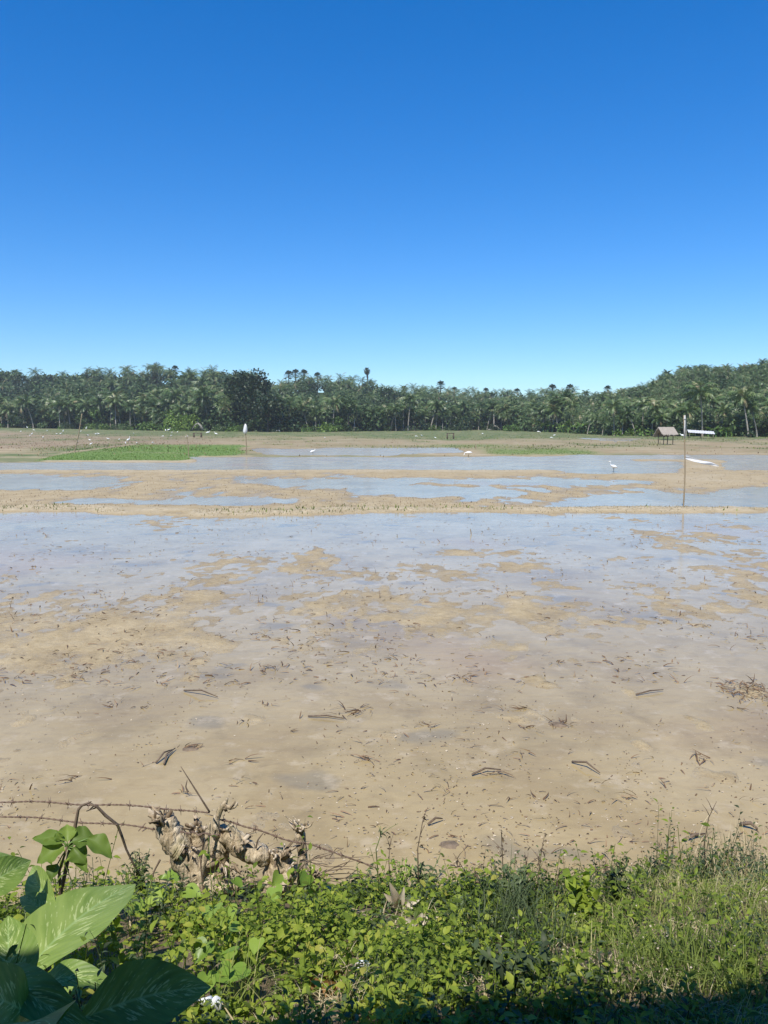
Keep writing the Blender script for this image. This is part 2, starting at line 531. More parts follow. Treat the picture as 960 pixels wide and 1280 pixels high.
    grass = np.clip(grassy * 1.0 + speck + left + .35 * sbx(px, py, 400, 800, 556, 562, 60, 2), 0, 1)
    brown = sbx(px, py, -400, 260, 541, 561, 40, 3) * .8
    def line(x0, y0, x1, y1, w_):
        t = np.clip(((px - x0) * (x1 - x0) + (py - y0) * (y1 - y0) * 25) / ((x1 - x0) ** 2 + 25 * (y1 - y0) ** 2), 0, 1)
        return np.exp(-(((px - x0 - t * (x1 - x0)) / 6) ** 2 + ((py - y0 - t * (y1 - y0)) / w_) ** 2))
    path = np.clip(line(80, 567.3, 166, 556.2, .9) + .45 * line(120, 564.5, 225, 567, .6) + .9 * line(60, 577.2, 236, 577.4, 1.0) + .8 * line(236, 577, 256, 571.6, 1.0) + .8 * line(250, 571.3, 312, 570.8, .8) + .5 * line(0, 580.5, 30, 578, .8), 0, 1)
    green = green * (1 - path); grass = grass * (1 - path)
    h = h + path * 1.5
    return h, green, grass, brown


def terrain(x, y):
    h, green, grass, brown = field(x, y)
    z = h * np.where(y > 22, .028, .020)
    px = azpx(x, y)
    d = tree_d(px)
    f = sstep(.55, .97, y / d)
    z = z * (1 - f) + f * (far_z(px) + .10 * fbm(x / 3, y / 3, 71, 3))
    z = np.where(y < 60, z, np.where(y < d + 8, z, hill_z(x, y) - .6))
    b = bank_z(x, y)
    return np.where(y < 5.2, np.where(b > -.12, np.maximum(b, z * sstep(0, .3, y - edge_y(x))), z), z), green, grass, brown


# ------------------------------------------------------------------ ground
rows = [-9, -6, -4, -3, -2, -1]
y = -.5
while y < 3.2: rows.append(y); y += .07
while y < 900:
    rows.append(y)
    y += min(max(.030, y * y / 2600), 6.0) if y < 330 else 30
rows += [1000, 1300, 1800, 2600, 4000]
rows = np.array(rows)
NC = 520
tc = np.linspace(-1, 1, NC)
W = np.maximum(7.5, rows * .62 + 4.0)
X = tc[None] * W[:, None]
Y = np.repeat(rows[:, None], NC, 1)
Z, gr, ga, br = terrain(X, np.maximum(Y, .3))
Z = np.where(Y < .3, bank_z(X, Y), Z)
V = np.stack([X, Y, Z], -1).reshape(-1, 3)

n = NT('paddy_ground')
p = n.pos()
w = n.attr('wet')          # height over the water
f1, f2, f3 = n.noise(1.2, 6, .6, p), n.noise(9, 6, .65, p), n.noise(70, 4, .7, p)
vor = n.n('ShaderNodeTexVoronoi', {'Vector': n.pos(), 'Scale': 22.0}).outputs['Distance']
mud = n.ramp(f1, [(.3, (.32, .248, .140)), (.5, (.385, .306, .178)), (.7, (.445, .362, .222))])
mud = n.mix(n.mapr(f2, .35, .7), mud, n.mix(1.0, mud, (.80, .77, .72), 'MULTIPLY'))
mud = n.mix(n.mapr(f3, .52, .72), mud, n.mix(1.0, mud, (.62, .58, .52), 'MULTIPLY'))
drym = n.ramp(f2, [(.25, (.25, .195, .115)), (.5, (.385, .315, .20)), (.75, (.49, .41, .27))])
pale = n.mapr(w, .015, .05)
c = n.mix(pale, mud, drym)
# rows and streaks left by the plough in the far fields
stre = n.noise(1.0, 5, .65, n.pos((.10, .75, 1)))
farm = n.mapr(n.n('ShaderNodeSeparateXYZ', {0: p}).outputs[1], 50, 75)
c = n.mix(n.math('MULTIPLY', farm, n.mapr(stre, .42, .62)), c, n.mix(1.0, c, (.55, .50, .40), 'MULTIPLY'))
c = n.mix(n.math('MULTIPLY', farm, n.mapr(n.noise(1.0, 4, .6, n.pos((.35, .9, 1))), .56, .72, 0, .7)), c, (.16, .115, .07))
brown = n.ramp(n.noise(1.0, 5, .7, n.pos((.4, .6, 1))), [(.3, (.13, .095, .06)), (.5, (.26, .19, .12)), (.7, (.38, .30, .19))])
c = n.mix(n.math('MULTIPLY', n.attr('brown'), n.mapr(f1, .25, .55, .6, 1)), c, brown)
gcol = n.ramp(n.noise(1.0, 5, .7, n.pos((.35, .5, 1))), [(.3, (.055, .085, .028)), (.55, (.115, .15, .05)), (.75, (.22, .21, .09))])
c = n.mix(n.math('MULTIPLY', n.attr('grass'), n.mapr(n.noise(.25, 4, .6, p), .30, .52), clamp=True), c, gcol)
c = n.mix(n.attr('green'), c, n.ramp(f2, [(.3, (.10, .165, .03)), (.7, (.16, .23, .055))]))
soil = n.ramp(f2, [(.3, (.09, .065, .04)), (.6, (.19, .145, .09)), (.8, (.30, .24, .15))])
c = n.mix(n.attr('bank'), c, soil)
hsum = n.math('ADD', n.math('MULTIPLY', f2, 1.0), n.math('ADD', n.math('MULTIPLY', f3, .35), n.math('MULTIPLY', vor, .25)))
rg = n.mapr(w, 0, .016, .34, .92)
c = n.mix(n.mapr(w, 0, .014, .7, 0), c, n.mix(1.0, c, (.92, .91, .89), 'MULTIPLY'))
M['ground'] = n.done(n.bsdf(c, rg, .3, n.bump(hsum, .55, .03)))
ground = mesh_obj('ground', V, grid_faces(len(rows), NC), M['ground'])
for nm, a in (('wet', np.where(Y > 4, np.where(Y > 92, np.maximum(Z, .03), Z), .06)), ('green', gr), ('grass', ga), ('brown', br), ('bank', sstep(.01, .06, Z) * (Y < 5.2))):
    at = ground.data.attributes.new(nm, 'FLOAT', 'POINT'); at.data.foreach_set('value', a.astype(np.float32).ravel())
tag(ground, 'tan paddy mud, bunds and weedy bank', kind='structure')

# ------------------------------------------------------------------ water: muddy, with the sky mirrored in it
n = NT('muddy_water')
p = n.pos()
a1 = n.noise(.55, 5, .55, p, .6)
a2 = n.noise(2.4, 5, .6, n.pos((1, .8, 1)), .4)
c = n.ramp(a1, [(.3, (.275, .204, .100)), (.5, (.34, .261, .130)), (.7, (.385, .302, .162))])
c = n.mix(n.mapr(a2, .50, .74), c, n.mix(1.0, c, (.80, .80, .80), 'MULTIPLY'))
hol = n.noise(.9, 2, .4, n.pos((1, 1.3, 1)))
c = n.mix(n.mapr(hol, .64, .69, 0, .55), c, (.19, .165, .115))
c = n.mix(n.mapr(n.noise(.16, 2, .5, p), .56, .70, 0, .5), c, (.33, .20, .10))
c = n.mix(n.mapr(n.noise(3.2, 8, .65, p), .56, .66, 0, .6), c, (.43, .35, .225))
c = n.mix(n.mapr(n.noise(45, 3, .6, p), .66, .72, 0, .5), c, (.58, .49, .35))
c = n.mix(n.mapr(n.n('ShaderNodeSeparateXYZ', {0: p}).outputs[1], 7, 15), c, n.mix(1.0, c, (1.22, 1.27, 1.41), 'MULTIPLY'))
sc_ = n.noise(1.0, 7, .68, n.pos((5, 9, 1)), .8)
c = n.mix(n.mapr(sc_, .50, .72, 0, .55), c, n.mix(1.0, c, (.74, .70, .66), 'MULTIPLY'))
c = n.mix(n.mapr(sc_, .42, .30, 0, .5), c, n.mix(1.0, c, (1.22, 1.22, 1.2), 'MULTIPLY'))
rip = n.math('ADD', n.noise(2.2, 3, .5, n.pos((1, 2.0, 1))), n.math('MULTIPLY', n.noise(11, 2, .5, n.pos((1, 1.8, 1))), .25))
dist = n.n('ShaderNodeSeparateXYZ', {0: p}).outputs[1]
rough = n.mapr(dist, 5, 60, .10, .22)
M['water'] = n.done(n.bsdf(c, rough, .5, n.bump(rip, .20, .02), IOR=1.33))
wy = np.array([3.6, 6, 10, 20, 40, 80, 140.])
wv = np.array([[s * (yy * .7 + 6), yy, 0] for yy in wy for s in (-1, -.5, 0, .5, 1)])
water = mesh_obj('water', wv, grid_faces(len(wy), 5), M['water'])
tag(water, 'shallow muddy water standing in the paddies', kind='structure')

# ------------------------------------------------------------------ hills
n = NT('wooded_hill_soil')
f = n.noise(.12, 6, .65, n.pos())
M['hill'] = n.done(n.bsdf(n.ramp(f, [(.3, (.018, .032, .012)), (.7, (.055, .085, .028))]), .95, .1))
hx = np.linspace(-1, 1, 140)
hd = np.concatenate([np.linspace(6, 200, 40), [260, 400, 700]])
HX = hx[None] * .78
pxx = 480 + FPX * HX
HY = tree_d(pxx) + hd[:, None]
HXX = HX * HY
HZ = hill_z(HXX, HY)
HZ = HZ - np.maximum(hd[:, None] - 210, 0) * .03
hills = mesh_obj('hills', np.stack([HXX, HY, HZ], -1).reshape(-1, 3), grid_faces(len(hd), 140), M['hill'])
tag(hills, 'low wooded hills behind the fields', kind='structure')


# ------------------------------------------------------------------ far trees
def palm_crown_mb(seed, nf=24, L=4.0, pairs=13, ball=False, top=None):
    r = np.random.default_rng(seed)
    mb = MB()
    c0 = np.array([0, 0, 0.0]) if top is None else np.asarray(top)
    for i in range(nf):
        az = i * 2.399 + r.uniform(-.3, .3)
        k = i / nf
        el = R(80) - k * R(115) + r.uniform(-.15, .15)
        ln = L * r.uniform(.8, 1.1) * (.75 + .35 * math.sin(math.pi * min(1, k + .25)))
        drp = R(98) * r.uniform(.65, 1.25)
        m = 9
        s = np.linspace(0, 1, m)
        ang = el - drp * s ** 1.4
        hx_ = np.concatenate([[0], np.cumsum(np.cos(ang[:-1]) * ln / (m - 1))])
        hz_ = np.concatenate([[0], np.cumsum(np.sin(ang[:-1]) * ln / (m - 1))])
        ca, sa = math.cos(az), math.sin(az)
        twist = r.uniform(-.5, .5)
        P = np.stack([hx_ * ca, hx_ * sa, hz_], -1) + c0
        tint = np.clip(.62 - .45 * k + r.uniform(-.15, .25), 0, .9)
        if k > .86 and r.random() < .6: tint = 1.0
        wv_ = np.array([-sa, ca, 0]) * .05
        RV = np.stack([P - wv_, P + wv_], 1).reshape(-1, 3)
        mb.add(RV, grid_faces(m, 2), min(tint + .15, 1))
        q = np.linspace(.14, 1, pairs)
        C = np.stack([np.interp(q, s, P[:, a]) for a in range(3)], -1)
        Tn = np.stack([np.interp(q, s, np.gradient(P[:, a])) for a in range(3)], -1)
        Tn /= np.linalg.norm(Tn, axis=1)[:, None]
        ll = ln * .25 * np.sin(np.pi * (q * .8 + .16)) ** .7
        for sd in (-1, 1):
            side = np.array([-sa, ca, 0]) * sd
            dirn = side[None] * .8 + Tn * .55 + np.array([0, 0, -.45 - sd * twist])[None] + r.normal(0, .12, (pairs, 3))
            dirn /= np.linalg.norm(dirn, axis=1)[:, None]
            wid = Tn * (.10 + .03 * r.random())
            tip = C + dirn * ll[:, None]
            tip[:, 2] -= ll * .18
            LV = np.stack([C - wid, C + wid, tip + wid * .25, tip - wid * .25], 1).reshape(-1, 3)
            mb.add(LV, np.arange(4 * pairs).reshape(-1, 4), np.repeat(np.clip(tint + r.normal(0, .12, pairs), 0, 1), 4))
    return mb


def palm_trunk_mb(seed, H, lean):
    r = np.random.default_rng(seed)
    s = np.linspace(0, 1, 9)
    az = r.uniform(0, 6.28)
    off = lean * (s ** 1.5)
    P = np.stack([off * math.cos(az), off * math.sin(az), s * H], -1)
    mb = MB()
    tube(mb, P, np.interp(s, [0, .08, 1], [.24, .17, .11]), 8, cap=False)
    return mb, P[-1]


PALMS = []
for k in range(7):
    H = [6.4, 7.4, 5.4, 8.2, 6.8, 4.9, 7.2][k]
    lean = [.6, 1.6, .3, 1.0, 2.2, .8, .4][k]
    o = thing('coconut_palm', '', 'palm tree')
    tm, top = palm_trunk_mb(100 + k, H, lean)
    tm.build('trunk', M['trunk'], o)
    palm_crown_mb(200 + k, 22 + (k % 3) * 3, 3.3 + .25 * (k % 4), 15, top=top).build('crown', M['palm'], o)
    PALMS.append([o, False])


def fan_palm_proto(seed, H):
    r = np.random.default_rng(seed)
    o = thing('fan_palm', '', 'palm tree')
    mb = MB()
    s = np.linspace(0, 1, 7)
    tube(mb, np.stack([.2 * s, 0 * s, s * H], -1), np.interp(s, [0, 1], [.28, .22]), 8, cap=False)
    mb.build('trunk', M['dtrunk'], o)
    mb = MB()
    for i in range(34):
        el = R(85) - i / 34 * R(120); az = i * 2.399
        d = np.array([math.cos(el) * math.cos(az), math.cos(el) * math.sin(az), math.sin(el)])
        c = np.array([.2, 0, H]) + d * r.uniform(1.3, 1.9)
        tube(mb, [np.array([.2, 0, H]), c], .04, 4, .3, cap=False)
        Bm = basis(d[None])[0]
        for j in range(9):
            a = (j - 4) * .30
            dd = Bm @ np.array([math.sin(a), math.cos(a), -.15])
            pw = Bm @ np.array([math.cos(a), -math.sin(a), 0]) * .12
            e = c + dd * r.uniform(.9, 1.25)
            mb.add([c - pw * .4, c + pw * .4, e + pw, e - pw], [[0, 1, 2, 3]], np.clip(.4 + .3 * d[2] + r.normal(0, .1), 0, 1))
    mb.build('crown', M['darktree'], o)
    return o


def crown_mb(seed, lobes, nleaf, size, flat=1.0, tint0=.5):
    """leaf clumps on the outer part of several lobes: uneven outline, gaps, light and dark clumps"""
    r = np.random.default_rng(seed)
    mb = MB()
    V, F = leaf_t([.15, 1, .1], .2, .2, .75)
    for (cx, cy, cz, rad) in lobes:
        m = int(nleaf * rad ** 2)
        d = r.normal(0, 1, (m, 3)); d /= np.linalg.norm(d, axis=1)[:, None]
        clump = np.sin(d[:, 0] * 5.1 + cx) * np.sin(d[:, 1] * 4.7 + cy) * np.sin(d[:, 2] * 5.3 + cz)
        keep = r.random(m) < .75 + .5 * clump
        d, clump = d[keep], clump[keep]; m = len(d)
        rr = rad * (r.uniform(.55, 1.0, m) ** .5 + .22 * clump + r.normal(0, .06, m))
        L = np.array([cx, cy, cz]) + d * rr[:, None] * np.array([1, 1, flat])
        dirs = d * .6 + r.normal(0, .6, (m, 3)) + np.array([0, 0, -.15])
        Mx = basis(dirs, r.uniform(-1.2, 1.2, m)) * (size * r.uniform(.6, 1.4, m))[:, None, None]
        mb.scatter(V, F, Mx, L, np.clip(tint0 + .45 * clump + r.normal(0, .16, m), 0, 1))
    return mb


def tree_mb_trunk(lobes, H, r0, seed):
    mb = MB(); r = np.random.default_rng(seed)
    s = np.linspace(0, 1, 6)
    tube(mb, np.stack([.3 * np.sin(s * 2), .2 * np.sin(s * 3), s * H], -1), np.interp(s, [0, .1, 1], [r0 * 1.5, r0, r0 * .5]), 8, cap=False)
    for (cx, cy, cz, rad) in lobes:
        a = np.array([.3 * math.sin(1.2), .2 * math.sin(1.8), H * .62])
        b = np.array([cx, cy, cz])
        mid = (a + b) / 2 + r.normal(0, .3, 3)
        tube(mb, [a, mid, b], [r0 * .5, r0 * .3, r0 * .12], 6, cap=False)
    return mb


def lobes_rand(seed, n, H, spread, rad):
    r = np.random.default_rng(seed)
    out = [(0, 0, H, rad)]
    for i in range(n):
        a = i * 2.4 + r.uniform(-.4, .4); q = spread * r.uniform(.5, 1)
        out.append((q * math.cos(a), q * math.sin(a), H + r.uniform(-.45, .3) * rad * 1.6, rad * r.uniform(.55, .9)))
    return out


def broad(name, seed, H, spread, rad, n, mat, dens=60, size=.55, flat=.85):
    o = thing(name, '', 'tree')
    lb = lobes_rand(seed, n, H, spread, rad)
    tree_mb_trunk(lb, H, .25, seed).build('trunk', M['dtrunk'], o)
    crown_mb(seed + 1, lb, dens, size, flat).build('crown', mat, o)
    return o


BROAD = [[broad('broadleaf_tree', 300, 7, 2.2, 2.2, 6, M['tree']), False],
         [broad('broadleaf_tree', 310, 6, 2.8, 1.9, 7, M['darktree']), False],
         [broad('broadleaf_tree', 320, 8.5, 1.8, 2.4, 5, M['tree']), False],
         [broad('broadleaf_tree', 330, 5, 2.0, 1.7, 6, M['bush']), False]]


def use(pool, k, loc, rz, sc, label, group, tilt=0):
    o, used = pool[k]
    if not used:
        pool[k][1] = True
        o.location = loc; o.rotation_euler = (tilt, 0, rz); o.scale = (sc, sc, sc)
        o['label'] = label
        if group: o['group'] = group
        elif 'group' in o: del o['group']
        return o
    o = dup(o, loc, rz, sc, label, None, tilt)
    if group: o['group'] = group
    elif 'group' in o: del o['group']
    return o


def at_tree(px, dd):
    d = float(tree_d(px)) + dd
    x = (px - 480) / FPX * d
    return np.array([x, d, float(hill_z(np.array(x), np.array(d))) - .1])


PL = {'left': ('grey-green coconut palm in the tree line behind the egret field', 'coconut palms behind the egret field'),
      'mid': ('coconut palm in the middle stretch of the tree line, right of the white flag', 'coconut palms of the middle tree line'),
      'right': ('tall coconut palm with bare pale trunk behind and beside the thatched hut', 'coconut palms behind the thatched hut'),
      'hill': ('coconut palm crowding the wooded hillside above the thatched hut', 'coconut palms on the hillside')}
cnt = 0
# front rows
px = -30
while px < 1000:
    zone = 'left' if px < 335 else 'mid' if px < 715 else 'right'
    step = {'left': 8.5, 'mid': 7.5, 'right': 11}[zone]
    if not (296 < px < 345 and rng.random() < .75):
        dd = abs(rng.normal(0, 9)) + 1
        H = {'left': 1.30, 'mid': 1.02, 'right': .82}[zone] * rng.uniform(.68, 1.2)
        if zone == 'right' and px > 830: H *= 1.05
        use(PALMS, int(rng.integers(0, 7)), at_tree(px, dd), rng.uniform(0, 6.28), H, *PL[zone], tilt=rng.normal(0, .05))
        cnt += 1
    px += step * rng.uniform(.6, 1.4)
# further rows up the slopes
tries = 0
while cnt < 272 and tries < 2000:
    tries += 1
    px = rng.uniform(-40, 1000)
    zone = 'left' if px < 335 else 'mid' if px < 715 else 'hill'
    dd = rng.uniform(14, 60) if zone != 'hill' else rng.uniform(12, 175)
    if zone != 'hill' and rng.random() < .35: continue
    H = {'left': 1.25, 'mid': 1.0, 'hill': .70}[zone] * rng.uniform(.7, 1.15)
    use(PALMS, int(rng.integers(0, 7)), at_tree(px, dd), rng.uniform(0, 6.28), H, *PL[zone], tilt=rng.normal(0, .05))
    cnt += 1

for px in (776, 796, 823, 826, 834, 846, 855, 868, 880, 893, 905, 921, 934, 948, 957, 221, 250, 258, 272, 296, 122, 147):
    use(PALMS, int(rng.integers(0, 7)), at_tree(px, rng.uniform(150, 172) if px > 700 else rng.uniform(70, 130)), rng.uniform(0, 6.28), (.74 if px > 700 else 1.3) * rng.uniform(.8, 1.15), 'dark coconut palm standing out against the sky on the crest', 'coconut palms on the skyline', tilt=rng.normal(0, .05))

# broadleaf trees one can tell apart, in and behind the front row
for i in range(120):
    px = rng.uniform(-30, 990) if i % 3 else rng.uniform(-30, 480)
    dd = rng.uniform(4, 60)
    s = (1.25 if px < 340 else 1.0 if px < 715 else .62) * rng.uniform(.6, 1.05)
    z = 'behind the egret field' if px < 335 else 'of the middle tree line' if px < 715 else 'beside the thatched hut'
    use(BROAD, i % 4, at_tree(px, dd), rng.uniform(0, 6.28), s, 'rounded broadleaf tree among the palms ' + z, 'broadleaf trees ' + z)

# the big dark tree left of the middle
bt = broad('broadleaf_tree', 341, 14, 4.6, 4.2, 10, M['darktree'], 34, .8)
bt.location = at_tree(310, 6); bt['label'] = 'big dark round-topped broadleaf tree standing above the palms behind the white flag'
bt2 = broad('broadleaf_tree', 347, 7, 4.0, 3.4, 9, M['darktree'], 34, .75)
bt2.location = at_tree(335, 0); bt2['label'] = 'low dark spreading tree just right under the big round-topped tree'
# a lone spiky tree on the skyline
st = broad('broadleaf_tree', 352, 11, .5, 1.0, 7, M['darktree'], 60, .6, 1.5)
st.location = at_tree(459, 172); st.scale = (1.15,) * 3
st['label'] = 'narrow ragged tree sticking up alone above the hill crest'
# fan palms on the skyline
f0 = fan_palm_proto(400, 8.5)
FP = [(362, 8.5, 1), (371, 9.5, 1), (381, 8.7, 1), (398, 7, .9), (505, 8, .75), (550, 11, 1.05), (567, 7, .8), (688, 8.5, 1.0), (710, 8, .95), (757, 7.5, .75), (222, 9, .9), (606, 7.5, .8), (645, 7, .8)]
lab = {362: 'round-headed fan palm, first of the trio rising over the crest', 371: 'round-headed fan palm, tallest and middle one of the trio over the crest',
       381: 'round-headed fan palm, last of the trio rising over the crest', 550: 'tall lone round-headed fan palm above the low middle skyline'}
for i, (px, H, s) in enumerate(FP):
    loc = at_tree(px, 165)
    lb = lab.get(px, 'small round-headed fan palm breaking the far skyline')
    gp = None if px in lab else 'fan palms on the skyline'
    if i == 0:
        f0.location = loc; f0['label'] = lb; f0.scale = (s,) * 3
    else:
        o = dup(f0, loc, rng.uniform(0, 6), s, lb)
        if gp: o['group'] = gp

# bushes and banana plants at the foot of the tree line
def bush(px, dd, rad, label, mat='bush', flat=.8, group=None, n=5, seed=None):
    seed = int(px * 7) if seed is None else seed
    o = thing('bush', label, 'bush', at_tree(px, dd), group)
    lb = [(a * .9, b, c * flat, q) for a, b, c, q in lobes_rand(seed, n, rad * .7, rad * .9, rad * .75)]
    mb = MB()
    for (cx, cy, cz, q) in lb:
        tube(mb, [(0, 0, 0), (cx * .5, cy * .5, cz * .6), (cx, cy, cz)], [.09, .06, .03], 5, cap=False)
    mb.build('stem', M['dtrunk'], o)
    crown_mb(seed, lb, 60 if rad < 2.4 else 30, .42 if rad < 2.4 else .6, flat, .5).build('foliage', M[mat], o)
    return o


bush(228, -5, 4.4, 'bright green rounded bush in front of the dark tree line', 'lightbush')
bush(186, -4, 3.2, 'low olive dome-shaped bush left of the bright green bush', 'bush', .6)
bush(575, -9, 3.4, 'dark isolated bush with a deep shadow under it on the grass strip', 'darktree', .85)
bush(408, -5, 2.6, 'pale green scrubby bush at the tree foot left of centre', 'lightbush', .7)
bush(640, -5, 2.6, 'low spreading bush before the middle palms', 'bush', .5)
bush(770, -2, 1.1, 'pale green shrub under the palms nearest left of the hut', 'bush', .9)
bush(808, -1, 1.2, 'green shrub directly behind the thatched hut', 'bush', .9)
bush(790, 3, 1.5, 'taller green shrub under the palms left of the hut', 'bush', .9)
for i in range(90):
    px = rng.uniform(-20, 985)
    zone = 'behind the egret field' if px < 335 else 'before the middle palms' if px < 715 else 'under the palms by the hut'
    bush(px, rng.uniform(-1.5, 8), (2.1 if px < 715 else 1.1) * rng.uniform(.6, 1.1), 'dull green scrub clump at the tree foot ' + zone, ['tree', 'darktree', 'bush'][int(rng.integers(0, 3))], .7, 'scrub clumps ' + zone, 3, 900 + i)


def banana(seed, H=2.6):
    r = np.random.default_rng(seed)
    o = thing('banana_plant', '', 'banana plant')
    mb = MB(); tube(mb, [(0, 0, 0), (0, 0, H * .5), (.05, 0, H * .7)], [.14, .11, .08], 7, cap=False)
    mb.build('stem', M['petiole'], o)
    V, F = leaf_t([.3, .9, 1, .9, .6, .1], .25, .7, .32)
    mb = MB()
    m = 9
    az = np.arange(m) * 2.4; el = r.uniform(.5, 1.35, m)
    dirs = np.stack([np.cos(az) * np.cos(el), np.sin(az) * np.cos(el), np.sin(el)], -1)
    mb.scatter(V, F, basis(dirs) * r.uniform(1.4, 2.1, m)[:, None, None], np.tile([.05, 0, H * .68], (m, 1)), r.uniform(.3, .8, m))
    mb.build('leaf_crown', M['bush'], o)
    return o


b0 = [[banana(1), False], [banana(2, 2.1), False]]
for i, px in enumerate([672, 678, 684, 690, 697, 703, 709, 715, 722, 728, 893, 899, 906, 884]):
    lb = ('broad-leaved banana plant in the clump at the foot of the middle palms', 'banana clump') if px < 800 else ('broad-leaved banana plant beside the pale tin lean-to', 'banana plants by the lean-to')
    use(b0, i % 2, at_tree(px, rng.uniform(-2, 3)), rng.uniform(0, 6), (1.25 if px < 800 else .85) * rng.uniform(.8, 1.1), lb[0], lb[1])

# the wood that nobody can count, on the slopes and behind
mb_p, mb_t = MB(), MB()
pc = [palm_crown_mb(500 + k, 17, 3.7, 8) for k in range(3)]
pcd = [(np.concatenate(q.v), np.concatenate(q.f), np.concatenate(q.t)) for q in pc]
cc = [crown_mb(520 + k, lobes_rand(530 + k, 5, 0, 2.0, 2.0), 30, .75, .85) for k in range(3)]
ccd = [(np.concatenate(q.v), np.concatenate(q.f), np.concatenate(q.t)) for q in cc]
for i in range(2700):
    px = rng.uniform(-90, 1060) if i < 2000 else rng.uniform(715, 1060)
    dd = (rng.uniform(8, 205) if i % 3 else rng.uniform(4, 50)) if i < 2000 else rng.uniform(60, 205)
    loc = at_tree(px, dd)
    d = float(tree_d(px))
    near_f = 1.3 if px < 335 else 1.1 if px < 715 else .74
    palm = rng.random() < (.66 if px > 500 else .36)
    a = rng.uniform(0, 6.28)
    if palm:
        V, F, T = pcd[int(rng.integers(0, 3))]
        s = near_f * rng.uniform(.75, 1.1)
        hgt = rng.uniform(2.5, 6.5) * near_f
        mb_p.add(V @ rz_m(a).T * s + loc + [0, 0, hgt], F, np.clip(T + rng.uniform(-.25, .1), 0, 1))
    else:
        V, F, T = ccd[int(rng.integers(0, 3))]
        s = near_f * rng.uniform(.8, 1.35)
        hgt = rng.uniform(.8, 4.5) * near_f
        mb_t.add(V @ rz_m(a).T * s + loc + [0, 0, hgt], F, np.clip(T + rng.uniform(-.3, .25), 0, 1))
tag(mb_p.build('palm_forest', M['palm']), 'far mass of palm crowns covering the slopes', kind='stuff')
tag(mb_t.build('broadleaf_forest', M['tree']), 'far mass of broadleaf crowns covering the slopes', kind='stuff')

# ------------------------------------------------------------------ grass of the far fields
Vb, Fb = blade_t(3, .5, .25)


def tufts(name, label, pts, hgt, mat, tints, wid=1.0, per=1):
    m = len(pts)
    Mx = zrot(rng.uniform(0, 6.28, m)) * hgt[:, None, None]
    Mx[:, :, 0] *= wid
    mb = MB(); mb.scatter(Vb, Fb, Mx, pts, tints)
    return tag(mb.build(name, mat), label, kind='stuff')


def field_pts(n_, ylo, yhi, xlo=-.6, xhi=.6, uniform_inv=True):
    q = 1 / rng.uniform(1 / yhi, 1 / ylo, n_) if uniform_inv else rng.uniform(ylo, yhi, n_)
    x = rng.uniform(xlo, xhi, n_) * q
    z, g, ga_, b_ = terrain(x, q)
    return x, q, z, g, ga_, b_


x, q, z, g, ga_, b_ = field_pts(90000, 50, 110, -.45, .30)
k = (g > .35) & (rng.random(len(x)) < .55)
tufts('rice_seedlings', 'bright green rice seedlings in the seedbed', np.stack([x, q, z - .02], -1)[k], rng.uniform(.05, .11, k.sum()), M['seedling'], np.clip(.62 + .5 * fbm(x[k] / 2.5, q[k] / 6, 63, 3) + rng.normal(0, .12, k.sum()), 0, 1), 2.2)
x, q, z, g, ga_, b_ = field_pts(60000, 60, 300)
k = (ga_ > .3) & (rng.random(len(x)) < np.clip(ga_, 0, .6)) & (q > 75)
tufts('far_grass', 'low grass of the far field margins', np.stack([x, q, z - .02], -1)[k], rng.uniform(.06, .22, k.sum()), M['grass'], rng.uniform(0, 1, k.sum()), 2.0)
x, q, z, g, ga_, b_ = field_pts(40000, 60, 260)
k = ((b_ > .3) | ((z > .03) & (rng.random(len(x)) < .12))) & (rng.random(len(x)) < .35)
tufts('far_stubble', 'brown rice stubble of the far fields', np.stack([x, q, z - .02], -1)[k], rng.uniform(.06, .2, k.sum()), M['straw'], rng.uniform(.3, 1, k.sum()), 2.2)
# stubble and short grass on the bunds
x = rng.uniform(-15, 15, 9000); q = 24.3 + rng.normal(0, .8, 9000) + .9 * fbm(x / 5, x * 0, 51, 3)
z = terrain(x, q)[0]
k = (z > .015) & (fbm(x * .8, q * .8, 54, 3) > -.15)
tufts('bund_stubble', 'short dry grass on the earth bund', np.stack([x, q, z - .01], -1)[k], rng.uniform(.02, .07, k.sum()), M['drygrass'], rng.uniform(0, 1, k.sum()), 1.3)
x = rng.uniform(-15, 15, 1500); q = 24.3 + rng.normal(0, .7, 1500) + .9 * fbm(x / 5, x * 0, 51, 3)
z = terrain(x, q)[0]
k = (z > .015) & (fbm(x * .6, q * .6, 56, 3) > .1)
tufts('bund_grass', 'green sprigs on the earth bund', np.stack([x, q, z - .01], -1)[k], rng.uniform(.04, .14, k.sum()), M['grass'], rng.uniform(0, 1, k.sum()), 1.2)
x, q, z, g, ga_, b_ = field_pts(9000, 25.5, 50)
k = z > .004
tufts('paddy_stubble', 'dark cut stubble in the second paddy', np.stack([x, q, z - .01], -1)[k], rng.uniform(.02, .07, k.sum()), M['straw'], rng.uniform(.2, 1, k.sum()), 1.6)

# ------------------------------------------------------------------ straw litter in the near paddy
Vs = np.array([(-.5, 0, 0), (.5, 0, 0), (.4, .35, .12), (-.4, .35, .12), (.28, .7, .10), (-.28, .7, .10), (.06, 1, 0), (-.06, 1, 0)])
Fs = [[0, 1, 2, 3], [3, 2, 4, 5], [5, 4, 6, 7]]


